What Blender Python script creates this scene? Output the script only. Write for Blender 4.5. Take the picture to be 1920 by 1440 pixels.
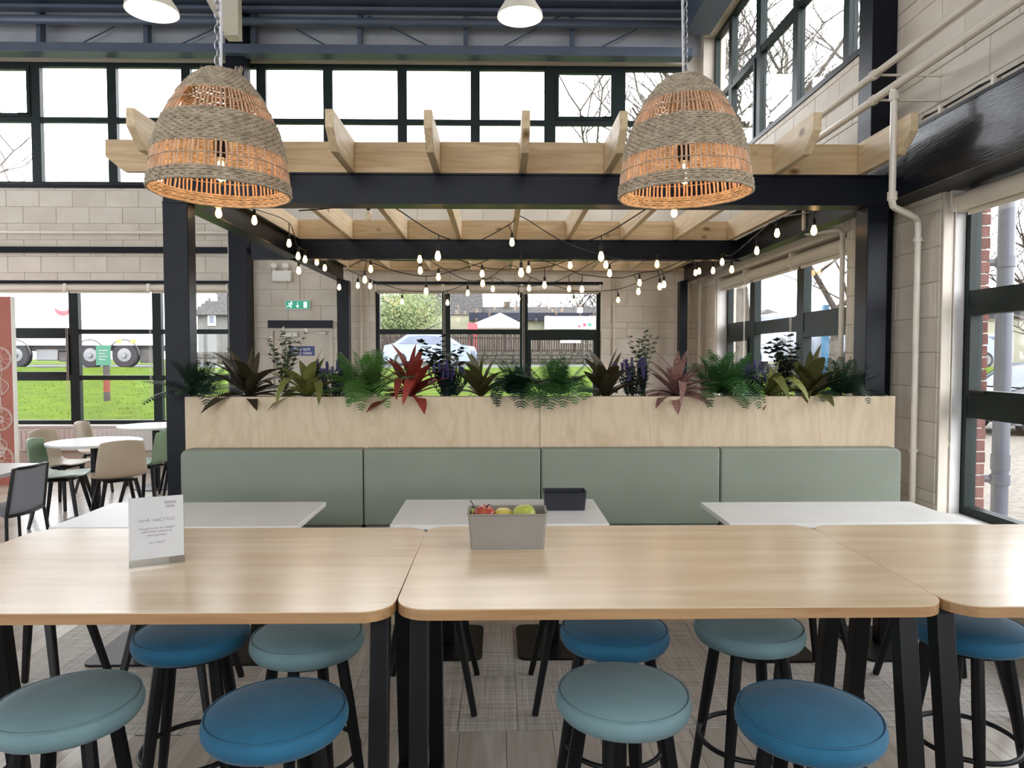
import bpy, math, random
from mathutils import Vector, Matrix, Euler
R = math.radians
random.seed(7)
for o in list(bpy.data.objects):
    bpy.data.objects.remove(o, do_unlink=True)
SC = bpy.context.scene
COL = SC.collection

# ------------------------------------------------------------------ camera
F_PX, CX, CY = 1330.0, 960.0, 720.0
VPX, VPY, CAM_H = 935.0, 668.0, 1.55
YAW = math.atan((CX - VPX) / F_PX)
PITCH = math.atan((CY - VPY) / F_PX * math.cos(YAW))
cam_d = bpy.data.cameras.new('camera')
cam_d.sensor_fit = 'HORIZONTAL'
cam_d.sensor_width = 36.0
cam_d.lens = 36.0 * F_PX / 1920.0
cam_d.clip_start, cam_d.clip_end = 0.05, 500
cam = bpy.data.objects.new('camera', cam_d)
COL.objects.link(cam)
cam.location = (0, 0, CAM_H)
cam.rotation_euler = (R(90) - PITCH, 0, -YAW)
SC.camera = cam
_f = Vector((math.sin(YAW) * math.cos(PITCH), math.cos(YAW) * math.cos(PITCH), -math.sin(PITCH)))
_r = Vector((math.cos(YAW), -math.sin(YAW), 0))
_u = _r.cross(_f)
_o = Vector((0, 0, CAM_H))


def ray(x, y):
    return (_f + _r * ((x - CX) / F_PX) + _u * ((CY - y) / F_PX))


def PY(x, y, Y):
    d = ray(x, y); return _o + d * (Y / d.y)


def PX(x, y, X):
    d = ray(x, y); return _o + d * (X / d.x)


def PZ(x, y, Z):
    d = ray(x, y); return _o + d * ((Z - CAM_H) / d.z)


# ------------------------------------------------------------------ world, light, exposure
W = bpy.data.worlds.new('overcast_sky')
SC.world = W
W.use_nodes = True
_n = W.node_tree.nodes
_l = W.node_tree.links
_n.clear()
_out = _n.new('ShaderNodeOutputWorld')
_bg = _n.new('ShaderNodeBackground')
_bg.inputs['Strength'].default_value = 6.2
_tc = _n.new('ShaderNodeTexCoord')
_nz = _n.new('ShaderNodeTexNoise')
_nz.inputs['Scale'].default_value = 1.6
_nz.inputs['Detail'].default_value = 3
_rp = _n.new('ShaderNodeValToRGB')
_rp.color_ramp.elements[0].color = (0.80, 0.88, 1.0, 1)
_rp.color_ramp.elements[1].color = (1.0, 1.0, 1.0, 1)
_rp.color_ramp.elements[0].position = 0.3
_rp.color_ramp.elements[1].position = 0.65
_l.new(_tc.outputs['Generated'], _nz.inputs['Vector'])
_l.new(_nz.outputs['Fac'], _rp.inputs['Fac'])
_l.new(_rp.outputs['Color'], _bg.inputs['Color'])
_l.new(_bg.outputs['Background'], _out.inputs['Surface'])

SC.view_settings.view_transform = 'Standard'
SC.view_settings.look = 'None'
SC.view_settings.gamma = 1.0
SC.view_settings.use_curve_mapping = False
SC.view_settings.exposure = 0.42
SC.cycles.use_denoising = True
SC.cycles.max_bounces = 8
SC.cycles.diffuse_bounces = 5
SC.cycles.glossy_bounces = 4
SC.cycles.transparent_max_bounces = 24
SC.cycles.sample_clamp_indirect = 6.0
SC.cycles.caustics_reflective = False
SC.cycles.caustics_refractive = False


def portal(name, c, sx, sy, rot):
    """daylight portal filling a modelled window opening (only guides sky sampling)"""
    d = bpy.data.lights.new(name, 'AREA')
    d.shape = 'RECTANGLE'
    d.size, d.size_y = sx, sy
    d.cycles.is_portal = True
    o = bpy.data.objects.new(name, d)
    o.location = c
    o.rotation_euler = rot
    COL.objects.link(o)
    return o


# ------------------------------------------------------------------ object helpers
def tag(o, label=None, cat=None, group=None, kind=None):
    if label: o['label'] = label
    if cat: o['category'] = cat
    if group: o['group'] = group
    if kind: o['kind'] = kind
    return o


def thing(name, loc, label, cat, rz=0.0, group=None):
    o = bpy.data.objects.new(name, None)
    o.empty_display_size = 0.1
    COL.objects.link(o)
    o.location = loc
    o.rotation_euler = (0, 0, rz)
    return tag(o, label, cat, group)


def copy_tree(o, parent=None):
    c = o.copy()
    COL.objects.link(c)
    c.parent = parent
    for ch in o.children:
        copy_tree(ch, c)
    return c


def wloc(o):
    v = Vector((0, 0, 0))
    while o is not None:
        v += o.location
        o = o.parent
    return v


class MB:
    def __init__(s):
        s.v = []; s.f = []

    def add(s, verts, faces, M=None):
        n = len(s.v)
        s.v += [tuple(M @ Vector(p)) for p in verts] if M is not None else [tuple(p) for p in verts]
        s.f += [tuple(i + n for i in f) for f in faces]
        return s

    def box(s, x0, x1, y0, y1, z0, z1, M=None):
        v = [(x0, y0, z0), (x1, y0, z0), (x1, y1, z0), (x0, y1, z0), (x0, y0, z1), (x1, y0, z1), (x1, y1, z1), (x0, y1, z1)]
        return s.add(v, [(0, 3, 2, 1), (4, 5, 6, 7), (0, 1, 5, 4), (1, 2, 6, 5), (2, 3, 7, 6), (3, 0, 4, 7)], M)

    def bar(s, a, b, w, h, up=(0, 0, 1), w2=None, h2=None):
        """rectangular bar between two points; w across, h along up; w2/h2 at b"""
        a, b = Vector(a), Vector(b)
        d = (b - a).normalized()
        u = Vector(up)
        if abs(d.dot(u)) > 0.98: u = Vector((0, 1, 0))
        x = d.cross(u).normalized(); y = x.cross(d)
        w2 = w if w2 is None else w2; h2 = h if h2 is None else h2
        v = []
        for p, ww, hh in ((a, w, h), (b, w2, h2)):
            for sx, sy in ((-1, -1), (1, -1), (1, 1), (-1, 1)):
                v.append(p + x * (sx * ww / 2) + y * (sy * hh / 2))
        return s.add(v, [(3, 2, 1, 0), (4, 5, 6, 7), (0, 1, 5, 4), (1, 2, 6, 5), (2, 3, 7, 6), (3, 0, 4, 7)])

    def prism(s, poly, axis, t0, t1, M=None):
        """extrude polygon (list of 2D) along axis 'x','y','z' from t0 to t1"""
        n = len(poly)
        def mk(p, t):
            if axis == 'x': return (t, p[0], p[1])
            if axis == 'y': return (p[0], t, p[1])
            return (p[0], p[1], t)
        v = [mk(p, t0) for p in poly] + [mk(p, t1) for p in poly]
        f = [tuple(range(n))[::-1], tuple(range(n, 2 * n))]
        for i in range(n):
            j = (i + 1) % n
            f.append((i, j, n + j, n + i))
        return s.add(v, f, M)

    def lathe(s, prof, seg=16, M=None, cap=True):
        """profile list of (r,z)"""
        v = []; f = []
        for r, z in prof:
            for i in range(seg):
                a = 2 * math.pi * i / seg
                v.append((r * math.cos(a), r * math.sin(a), z))
        for k in range(len(prof) - 1):
            for i in range(seg):
                j = (i + 1) % seg
                f.append((k * seg + i, k * seg + j, (k + 1) * seg + j, (k + 1) * seg + i))
        if cap:
            f.append(tuple(range(seg))[::-1])
            b = (len(prof) - 1) * seg
            f.append(tuple(range(b, b + seg)))
        return s.add(v, f, M)

    def tube(s, pts, r, seg=6, cap=True, closed=False):
        pts = [Vector(p) for p in pts]
        n = len(pts)
        rr = r if isinstance(r, (list, tuple)) else [r] * n
        v = []; f = []
        prev = None
        for k, p in enumerate(pts):
            if closed:
                d = pts[(k + 1) % n] - pts[k - 1]
            else:
                d = pts[min(k + 1, n - 1)] - pts[max(k - 1, 0)]
            d = d.normalized() if d.length > 1e-9 else Vector((0, 0, 1))
            if prev is None:
                x = d.orthogonal().normalized()
            else:
                x = prev - d * prev.dot(d)
                x = x.normalized() if x.length > 1e-6 else d.orthogonal().normalized()
            prev = x
            y = d.cross(x)
            for i in range(seg):
                a = 2 * math.pi * i / seg
                v.append(p + (x * math.cos(a) + y * math.sin(a)) * rr[k])
        m = n if closed else n - 1
        for k in range(m):
            k2 = (k + 1) % n
            for i in range(seg):
                j = (i + 1) % seg
                f.append((k * seg + i, k * seg + j, k2 * seg + j, k2 * seg + i))
        if cap and not closed:
            f.append(tuple(range(seg))[::-1])
            f.append(tuple(range((n - 1) * seg, n * seg)))
        return s.add(v, f)

    def ball(s, c, r, seg=12, rings=8, M=None, sz=1.0):
        pr = [(max(1e-4, r * math.sin(math.pi * k / rings)), -r * sz * math.cos(math.pi * k / rings)) for k in range(rings + 1)]
        T = Matrix.Translation(c)
        return s.lathe(pr, seg, (M @ T) if M is not None else T)

    def mesh(s, name, off=None):
        me = bpy.data.meshes.new(name)
        if off is not None:
            me.from_pydata([(a - off[0], b - off[1], c - off[2]) for a, b, c in s.v], [], s.f)
        else:
            me.from_pydata(s.v, [], s.f)
        me.update()
        return me

    def build(s, name, mat, parent=None, world=False, smooth=False, bevel=0, bseg=2, sub=0, label=None, kind=None, loc=None):
        """parts: local coordinates of the parent, or world coordinates when world=True.
        top-level: world coordinates; origin moved to the base centre."""
        off = None
        place = (0, 0, 0)
        if parent is not None and world:
            off = wloc(parent)
        if parent is None:
            xs = [p[0] for p in s.v]; ys = [p[1] for p in s.v]; zs = [p[2] for p in s.v]
            off = ((min(xs) + max(xs)) / 2, (min(ys) + max(ys)) / 2, min(zs))
            place = off
        me = s.mesh(name, off)
        if mat: me.materials.append(mat)
        o = bpy.data.objects.new(name, me)
        COL.objects.link(o)
        o.location = place if loc is None else loc
        if parent is not None: o.parent = parent
        finish(o, smooth, bevel, bseg, sub)
        if label: o['label'] = label
        if kind: o['kind'] = kind
        return o


def finish(o, smooth=False, bevel=0, bseg=2, sub=0):
    me = o.data
    if smooth or bevel:
        if smooth == 'auto' or (bevel and not smooth):
            me.polygons.foreach_set('use_smooth', [True] * len(me.polygons))
            try: me.set_sharp_from_angle(angle=R(35))
            except Exception: pass
        elif smooth:
            me.polygons.foreach_set('use_smooth', [True] * len(me.polygons))
    if bevel:
        m = o.modifiers.new('bevel', 'BEVEL'); m.width = bevel; m.segments = bseg
        m.limit_method = 'ANGLE'; m.angle_limit = R(40); m.harden_normals = False
    if sub:
        m = o.modifiers.new('subd', 'SUBSURF'); m.levels = sub; m.render_levels = sub


def link(name, me, parent=None, loc=(0, 0, 0), rot=(0, 0, 0), scale=(1, 1, 1), mat=None):
    o = bpy.data.objects.new(name, me)
    COL.objects.link(o)
    o.location = loc; o.rotation_euler = rot; o.scale = scale
    if parent is not None: o.parent = parent
    if mat is not None and not me.materials: me.materials.append(mat)
    return o


def struct(o):
    o['kind'] = 'structure'
    return o


def spline(pts, n=8):
    """Catmull-Rom through points"""
    pts = [Vector(p) for p in pts]
    P = [pts[0] * 2 - pts[1]] + pts + [pts[-1] * 2 - pts[-2]]
    out = []
    for i in range(1, len(P) - 2):
        for k in range(n):
            t = k / n
            a, b, c, d = P[i - 1], P[i], P[i + 1], P[i + 2]
            out.append(0.5 * ((2 * b) + (c - a) * t + (2 * a - 5 * b + 4 * c - d) * t * t + (3 * b - a - 3 * c + d) * t ** 3))
    out.append(pts[-1])
    return out


def text_mesh(name, body, size, mat, parent, M, thick=0.0006, align='CENTER', spacing=1.0, label=None):
    """flat lettering as a real mesh; M places it in parent space"""
    cu = bpy.data.curves.new(name, 'FONT')
    cu.body = body; cu.size = size; cu.extrude = thick; cu.align_x = align; cu.align_y = 'CENTER'
    cu.space_character = spacing
    t = bpy.data.objects.new(name + '_tmp', cu)
    COL.objects.link(t)
    dg = bpy.context.evaluated_depsgraph_get()
    me = bpy.data.meshes.new_from_object(t.evaluated_get(dg))
    bpy.data.objects.remove(t, do_unlink=True)
    me.transform(M)
    me.materials.clear(); me.materials.append(mat)
    o = bpy.data.objects.new(name, me)
    COL.objects.link(o)
    if parent is not None: o.parent = parent
    if label: o['label'] = label
    o['kind'] = 'stuff'
    return o


# ------------------------------------------------------------------ materials
def S(c):
    """sRGB 0-255 to linear"""
    return tuple(((v / 255) / 12.92 if v / 255 <= 0.04045 else ((v / 255 + 0.055) / 1.055) ** 2.4) for v in c)


def mat(name, col, rough=0.5, metal=0.0, col2=None, scale=5.0, stretch=(1, 1, 1), detail=4, lo=0.35, hi=0.65,
        bump=0.0, bscale=None, bstretch=None, coat=0.0, spec=0.5, rnd=0.0, emit=None, estr=0.0, trans=0.0, sub=0.0, sheen=0.0, alpha=1.0):
    m = bpy.data.materials.new(name)
    m.use_nodes = True
    n, l = m.node_tree.nodes, m.node_tree.links
    b = n['Principled BSDF']
    b.inputs['Base Color'].default_value = (*col, 1)
    b.inputs['Roughness'].default_value = rough
    b.inputs['Metallic'].default_value = metal
    b.inputs['Specular IOR Level'].default_value = spec
    b.inputs['Coat Weight'].default_value = coat
    b.inputs['Coat Roughness'].default_value = 0.12
    if sheen: b.inputs['Sheen Weight'].default_value = sheen
    if trans: b.inputs['Transmission Weight'].default_value = trans
    if alpha < 1: b.inputs['Alpha'].default_value = alpha
    if emit:
        b.inputs['Emission Color'].default_value = (*emit, 1)
        b.inputs['Emission Strength'].default_value = estr
    vec = None
    if col2 or bump:
        tc = n.new('ShaderNodeTexCoord')
        oi = n.new('ShaderNodeObjectInfo')
        ml = n.new('ShaderNodeVectorMath'); ml.operation = 'SCALE'
        cm = n.new('ShaderNodeCombineXYZ')
        for k in range(3): l.new(oi.outputs['Random'], cm.inputs[k])
        l.new(cm.outputs[0], ml.inputs[0]); ml.inputs['Scale'].default_value = 37.0
        ad = n.new('ShaderNodeVectorMath'); ad.operation = 'ADD'
        l.new(tc.outputs['Object'], ad.inputs[0]); l.new(ml.outputs[0], ad.inputs[1])
        vec = ad.outputs[0]
    if col2:
        mp = n.new('ShaderNodeMapping'); mp.inputs['Scale'].default_value = stretch
        l.new(vec, mp.inputs['Vector'])
        nz = n.new('ShaderNodeTexNoise'); nz.inputs['Scale'].default_value = scale; nz.inputs['Detail'].default_value = detail
        l.new(mp.outputs[0], nz.inputs['Vector'])
        rp = n.new('ShaderNodeValToRGB')
        rp.color_ramp.elements[0].position = lo; rp.color_ramp.elements[1].position = hi
        rp.color_ramp.elements[0].color = (*col, 1); rp.color_ramp.elements[1].color = (*col2, 1)
        l.new(nz.outputs['Fac'], rp.inputs['Fac'])
        cout = rp.outputs['Color']
        if rnd:
            hs = n.new('ShaderNodeHueSaturation')
            mr = n.new('ShaderNodeMapRange'); mr.inputs['To Min'].default_value = 1 - rnd; mr.inputs['To Max'].default_value = 1 + rnd
            l.new(oi.outputs['Random'], mr.inputs['Value']); l.new(mr.outputs[0], hs.inputs['Value'])
            l.new(cout, hs.inputs['Color']); cout = hs.outputs['Color']
        l.new(cout, b.inputs['Base Color'])
        m['_c'] = 1
    if bump:
        mp2 = n.new('ShaderNodeMapping'); mp2.inputs['Scale'].default_value = bstretch or stretch
        l.new(vec, mp2.inputs['Vector'])
        n2 = n.new('ShaderNodeTexNoise'); n2.inputs['Scale'].default_value = bscale or scale * 3; n2.inputs['Detail'].default_value = 4
        l.new(mp2.outputs[0], n2.inputs['Vector'])
        bp = n.new('ShaderNodeBump'); bp.inputs['Strength'].default_value = bump; bp.inputs['Distance'].default_value = 0.01
        l.new(n2.outputs['Fac'], bp.inputs['Height']); l.new(bp.outputs[0], b.inputs['Normal'])
    return m


def wood(name, c1, c2, axis='x', scale=3.0, rough=0.5, knots=0.0, coat=0.0, ratio=14, rnd=0.06, knotc=None, lo=0.3, hi=0.7, spec=0.5, distort=0.6):
    """grain stretched along axis with optional knots"""
    m = bpy.data.materials.new(name)
    m.use_nodes = True
    n, l = m.node_tree.nodes, m.node_tree.links
    b = n['Principled BSDF']
    b.inputs['Roughness'].default_value = rough
    b.inputs['Coat Weight'].default_value = coat
    b.inputs['Specular IOR Level'].default_value = spec
    tc = n.new('ShaderNodeTexCoord'); oi = n.new('ShaderNodeObjectInfo')
    cm = n.new('ShaderNodeCombineXYZ')
    for k in range(3): l.new(oi.outputs['Random'], cm.inputs[k])
    ml = n.new('ShaderNodeVectorMath'); ml.operation = 'SCALE'; ml.inputs['Scale'].default_value = 53.0
    l.new(cm.outputs[0], ml.inputs[0])
    ad = n.new('ShaderNodeVectorMath'); ad.operation = 'ADD'
    l.new(tc.outputs['Object'], ad.inputs[0]); l.new(ml.outputs[0], ad.inputs[1])
    st = {'x': (1, ratio, ratio), 'y': (ratio, 1, ratio), 'z': (ratio, ratio, 1)}[axis]
    mp = n.new('ShaderNodeMapping'); mp.inputs['Scale'].default_value = st
    l.new(ad.outputs[0], mp.inputs['Vector'])
    nz = n.new('ShaderNodeTexNoise'); nz.inputs['Scale'].default_value = scale; nz.inputs['Detail'].default_value = 6
    nz.inputs['Distortion'].default_value = distort
    l.new(mp.outputs[0], nz.inputs['Vector'])
    rp = n.new('ShaderNodeValToRGB')
    rp.color_ramp.elements[0].position = lo; rp.color_ramp.elements[1].position = hi
    rp.color_ramp.elements[0].color = (*c2, 1); rp.color_ramp.elements[1].color = (*c1, 1)
    l.new(nz.outputs['Fac'], rp.inputs['Fac'])
    cout = rp.outputs['Color']
    if knots:
        st2 = {'x': (1, 1.8, 1.8), 'y': (1.8, 1, 1.8), 'z': (1.8, 1.8, 1)}[axis]
        mp3 = n.new('ShaderNodeMapping'); mp3.inputs['Scale'].default_value = st2
        l.new(ad.outputs[0], mp3.inputs['Vector'])
        vo = n.new('ShaderNodeTexVoronoi'); vo.inputs['Scale'].default_value = knots
        l.new(mp3.outputs[0], vo.inputs['Vector'])
        kr = n.new('ShaderNodeValToRGB')
        kr.color_ramp.elements[0].position = 0.05; kr.color_ramp.elements[1].position = 0.13
        kr.color_ramp.elements[0].color = (1, 1, 1, 1); kr.color_ramp.elements[1].color = (0, 0, 0, 1)
        l.new(vo.outputs['Distance'], kr.inputs['Fac'])
        mx = n.new('ShaderNodeMix'); mx.data_type = 'RGBA'
        l.new(kr.outputs['Color'], mx.inputs['Factor'])
        l.new(cout, mx.inputs['A']); mx.inputs['B'].default_value = (*(knotc or tuple(v * 0.3 for v in c2)), 1)
        cout = mx.outputs['Result']
    if rnd:
        hs = n.new('ShaderNodeHueSaturation')
        mr = n.new('ShaderNodeMapRange'); mr.inputs['To Min'].default_value = 1 - rnd; mr.inputs['To Max'].default_value = 1 + rnd
        l.new(oi.outputs['Random'], mr.inputs['Value']); l.new(mr.outputs[0], hs.inputs['Value'])
        l.new(cout, hs.inputs['Color']); cout = hs.outputs['Color']
    l.new(cout, b.inputs['Base Color'])
    bp = n.new('ShaderNodeBump'); bp.inputs['Strength'].default_value = 0.06; bp.inputs['Distance'].default_value = 0.005
    l.new(nz.outputs['Fac'], bp.inputs['Height']); l.new(bp.outputs[0], b.inputs['Normal'])
    return m


def glass_mat(name, refl=0.05, tint=(1, 1, 1)):
    m = bpy.data.materials.new(name)
    m.use_nodes = True
    n, l = m.node_tree.nodes, m.node_tree.links
    n.clear()
    out = n.new('ShaderNodeOutputMaterial')
    tr = n.new('ShaderNodeBsdfTransparent'); tr.inputs['Color'].default_value = (*tint, 1)
    gl = n.new('ShaderNodeBsdfGlossy'); gl.inputs['Roughness'].default_value = 0.01
    lw = n.new('ShaderNodeLayerWeight'); lw.inputs['Blend'].default_value = 0.5
    pw = n.new('ShaderNodeMath'); pw.operation = 'POWER'; pw.inputs[1].default_value = 4.0
    mr = n.new('ShaderNodeMapRange'); mr.inputs['To Min'].default_value = refl; mr.inputs['To Max'].default_value = 0.7
    l.new(lw.outputs['Facing'], pw.inputs[0]); l.new(pw.outputs[0], mr.inputs['Value'])
    mx = n.new('ShaderNodeMixShader')
    l.new(mr.outputs[0], mx.inputs['Fac']); l.new(tr.outputs[0], mx.inputs[1]); l.new(gl.outputs[0], mx.inputs[2])
    l.new(mx.outputs[0], out.inputs['Surface'])
    return m


def leaf_mat(name, c1, c2, trans=0.25, rough=0.45, scale=14.0, spec=0.4):
    m = bpy.data.materials.new(name)
    m.use_nodes = True
    n, l = m.node_tree.nodes, m.node_tree.links
    b = n['Principled BSDF']
    b.inputs['Roughness'].default_value = rough
    b.inputs['Specular IOR Level'].default_value = spec
    out = n['Material Output']
    tc = n.new('ShaderNodeTexCoord'); oi = n.new('ShaderNodeObjectInfo')
    mp = n.new('ShaderNodeMapping'); mp.inputs['Scale'].default_value = (6, 1, 6)
    l.new(tc.outputs['Object'], mp.inputs['Vector'])
    nz = n.new('ShaderNodeTexNoise'); nz.inputs['Scale'].default_value = scale; nz.inputs['Detail'].default_value = 3
    l.new(mp.outputs[0], nz.inputs['Vector'])
    rp = n.new('ShaderNodeValToRGB')
    rp.color_ramp.elements[0].position = 0.38; rp.color_ramp.elements[1].position = 0.62
    rp.color_ramp.elements[0].color = (*c1, 1); rp.color_ramp.elements[1].color = (*c2, 1)
    l.new(nz.outputs['Fac'], rp.inputs['Fac'])
    hs = n.new('ShaderNodeHueSaturation')
    mr = n.new('ShaderNodeMapRange'); mr.inputs['To Min'].default_value = 0.65; mr.inputs['To Max'].default_value = 1.35
    l.new(oi.outputs['Random'], mr.inputs['Value']); l.new(mr.outputs[0], hs.inputs['Value'])
    l.new(rp.outputs['Color'], hs.inputs['Color'])
    l.new(hs.outputs['Color'], b.inputs['Base Color'])
    if trans:
        t = n.new('ShaderNodeBsdfTranslucent')
        l.new(hs.outputs['Color'], t.inputs['Color'])
        mx = n.new('ShaderNodeMixShader'); mx.inputs['Fac'].default_value = trans
        l.new(b.outputs[0], mx.inputs[1]); l.new(t.outputs[0], mx.inputs[2]); l.new(mx.outputs[0], out.inputs['Surface'])
    return m


def weave_mat(name, c1, c2, fu, fv, rough=0.9):
    """crosshatched linen-like vinyl: two stretched noises"""
    m = bpy.data.materials.new(name)
    m.use_nodes = True
    n, l = m.node_tree.nodes, m.node_tree.links
    b = n['Principled BSDF']; b.inputs['Roughness'].default_value = rough
    tc = n.new('ShaderNodeTexCoord'); oi = n.new('ShaderNodeObjectInfo')
    cm = n.new('ShaderNodeCombineXYZ')
    for k in range(3): l.new(oi.outputs['Random'], cm.inputs[k])
    ml = n.new('ShaderNodeVectorMath'); ml.operation = 'SCALE'; ml.inputs['Scale'].default_value = 41.0
    l.new(cm.outputs[0], ml.inputs[0])
    ad = n.new('ShaderNodeVectorMath'); ad.operation = 'ADD'
    l.new(tc.outputs['Object'], ad.inputs[0]); l.new(ml.outputs[0], ad.inputs[1])
    outs = []
    for st in ((fu, 3, 1), (3, fv, 1)):
        mp = n.new('ShaderNodeMapping'); mp.inputs['Scale'].default_value = st
        l.new(ad.outputs[0], mp.inputs['Vector'])
        nz = n.new('ShaderNodeTexNoise'); nz.inputs['Scale'].default_value = 1.0; nz.inputs['Detail'].default_value = 3
        l.new(mp.outputs[0], nz.inputs['Vector']); outs.append(nz.outputs['Fac'])
    av = n.new('ShaderNodeMath'); av.operation = 'ADD'
    l.new(outs[0], av.inputs[0]); l.new(outs[1], av.inputs[1])
    hf = n.new('ShaderNodeMath'); hf.operation = 'MULTIPLY'; hf.inputs[1].default_value = 0.5
    l.new(av.outputs[0], hf.inputs[0])
    rp = n.new('ShaderNodeValToRGB')
    rp.color_ramp.elements[0].position = 0.36; rp.color_ramp.elements[1].position = 0.62
    rp.color_ramp.elements[0].color = (*c2, 1); rp.color_ramp.elements[1].color = (*c1, 1)
    l.new(hf.outputs[0], rp.inputs['Fac']); l.new(rp.outputs['Color'], b.inputs['Base Color'])
    return m


M = {}
M['block'] = mat('painted_block', S((216, 207, 193)), 0.55, col2=S((205, 195, 180)), scale=3, bump=0.12, bscale=60, rnd=0.03)
M['mortar'] = mat('painted_mortar', S((204, 194, 180)), 0.7, col2=S((196, 186, 172)), scale=4)
M['plaster'] = mat('white_reveal_paint', S((226, 224, 222)), 0.5, col2=S((214, 211, 208)), scale=6, bump=0.05, bscale=50)
M['steel'] = mat('dark_gloss_steel', S((17, 20, 27)), 0.35, col2=S((21, 24, 32)), scale=4, bump=0.1, bscale=25, coat=0.0, spec=0.16)
M['roofsteel'] = mat('dark_roof_steel', S((72, 82, 98)), 0.45, col2=S((80, 90, 106)), scale=3)
M['brush'] = mat('brushed_gloss_beam', S((17, 20, 28)), 0.22, col2=S((22, 26, 34)), scale=3, bump=0.35, bscale=9, bstretch=(9, 1.2, 12), coat=0.25, spec=0.3)
M['frame'] = mat('green_black_frame', S((18, 30, 28)), 0.45, col2=S((21, 34, 32)), scale=5, spec=0.28)
M['glass'] = glass_mat('window_glass', 0.022)
M['pine'] = wood('pine_x', S((218, 192, 152)), S((188, 158, 116)), 'x', 2.4, 0.55, knots=2.6, knotc=S((120, 84, 52)))
M['piney'] = wood('pine_y', S((230, 208, 172)), S((204, 178, 138)), 'y', 2.4, 0.55, knots=2.2, knotc=S((132, 96, 62)))
M['birch'] = wood('birch_ply', S((200, 182, 154)), S((184, 164, 134)), 'z', 2.2, 0.5, ratio=3.5, rnd=0.02, distort=3.0, lo=0.3, hi=0.6)
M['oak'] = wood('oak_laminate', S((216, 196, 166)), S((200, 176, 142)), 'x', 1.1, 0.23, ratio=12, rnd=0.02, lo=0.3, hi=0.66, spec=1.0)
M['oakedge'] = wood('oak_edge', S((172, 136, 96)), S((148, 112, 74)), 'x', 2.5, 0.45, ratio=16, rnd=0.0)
M['black'] = mat('black_powder_coat', S((11, 12, 15)), 0.4, col2=S((14, 15, 18)), scale=8, spec=0.3)
M['blackwood'] = mat('black_lacquered_wood', S((11, 11, 14)), 0.4, col2=S((15, 15, 18)), scale=10, spec=0.3)
M['blue'] = mat('blue_wool', S((15, 84, 116)), 0.8, col2=S((20, 94, 126)), scale=7, bump=0.08, bscale=300, sheen=0.12)
M['teal'] = mat('pale_teal_wool', S((98, 126, 132)), 0.8, col2=S((108, 137, 142)), scale=7, bump=0.08, bscale=300, sheen=0.12)
M['sage'] = mat('sage_leatherette', S((124, 131, 117)), 0.48, col2=S((120, 127, 113)), scale=3, bump=0.05, bscale=140)
M['white'] = mat('white_laminate', S((222, 220, 216)), 0.35, col2=S((216, 214, 211)), scale=3)
M['whitep'] = mat('white_plastic', S((232, 228, 220)), 0.4, col2=S((226, 222, 214)), scale=9)
M['pipe'] = mat('cream_gloss_pipe', S((226, 218, 204)), 0.3, col2=S((218, 209, 194)), scale=8)
M['greybox'] = mat('grey_plastic_box', S((132, 127, 120)), 0.5, col2=S((127, 122, 115)), scale=6)
M['blackbox'] = mat('black_plastic_box', S((30, 33, 42)), 0.4, col2=S((26, 29, 37)), scale=6)
M['cable'] = mat('black_rubber', S((16, 15, 15)), 0.5, col2=S((22, 20, 20)), scale=20)
M['plank'] = wood('vinyl_plank', S((196, 186, 174)), S((164, 152, 139)), 'y', 1.7, 0.26, ratio=12, rnd=0.1, lo=0.25, hi=0.75)
M['weave'] = weave_mat('woven_vinyl', S((206, 197, 188)), S((146, 139, 132)), 160, 120, 0.55)
M['grout'] = mat('floor_joint', S((92, 84, 76)), 0.8, col2=S((100, 92, 84)), scale=5)
# ================================================================== THE ROOM
YW, XR = 9.95, 2.80            # inner faces of back wall and right wall
XL, YF, ZC = -9.6, -6.5, 7.2    # left wall, wall behind the camera, ceiling
GY, GX = 10.06, 2.985           # glass planes

# ---- floor
fb = MB().box(XL, XR + 0.35, YF, YW + 0.3, -0.16, -0.004)
floor = struct(fb.build('floor', M['grout']))
_fm = {}


def lay(x0, x1, y0, y1, w, ln, mt, name, stagger):
    nx = int(math.ceil((x1 - x0) / w - 1e-6))
    for i in range(nx):
        a = x0 + i * w; b = min(a + w, x1)
        y = y0 - stagger(i) * ln
        while y < y1 - 1e-4:
            c, d = max(y, y0), min(y + ln, y1)
            if d - c > 0.03:
                key = (mt, round(b - a, 3), round(d - c, 3))
                if key not in _fm:
                    g = 0.0011
                    me = MB().box(-(b - a) / 2 + g, (b - a) / 2 - g, -(d - c) / 2 + g, (d - c) / 2 - g, -0.005, 0).mesh(name)
                    me.materials.append(M[mt]); _fm[key] = me
                p = Vector(((a + b) / 2, (c + d) / 2, 0.0)) - wloc(floor)
                link(name, _fm[key], floor, p)
            y += ln


YJ = PZ(960, 1370, 0).y
lay(-3.2, XR, 2.05, YJ, 0.19, 1.22, 'plank', 'floor_plank', lambda i: (i * 0.37) % 1)
lay(-6.9, -2.42, YJ, 9.9, 0.19, 1.22, 'plank', 'floor_plank', lambda i: (i * 0.37 + 0.2) % 1)
lay(-2.42, XR, YJ, 4.75, 0.25, 1.0, 'weave', 'carpet_tile', lambda i: (i * 0.5) % 1)


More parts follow.
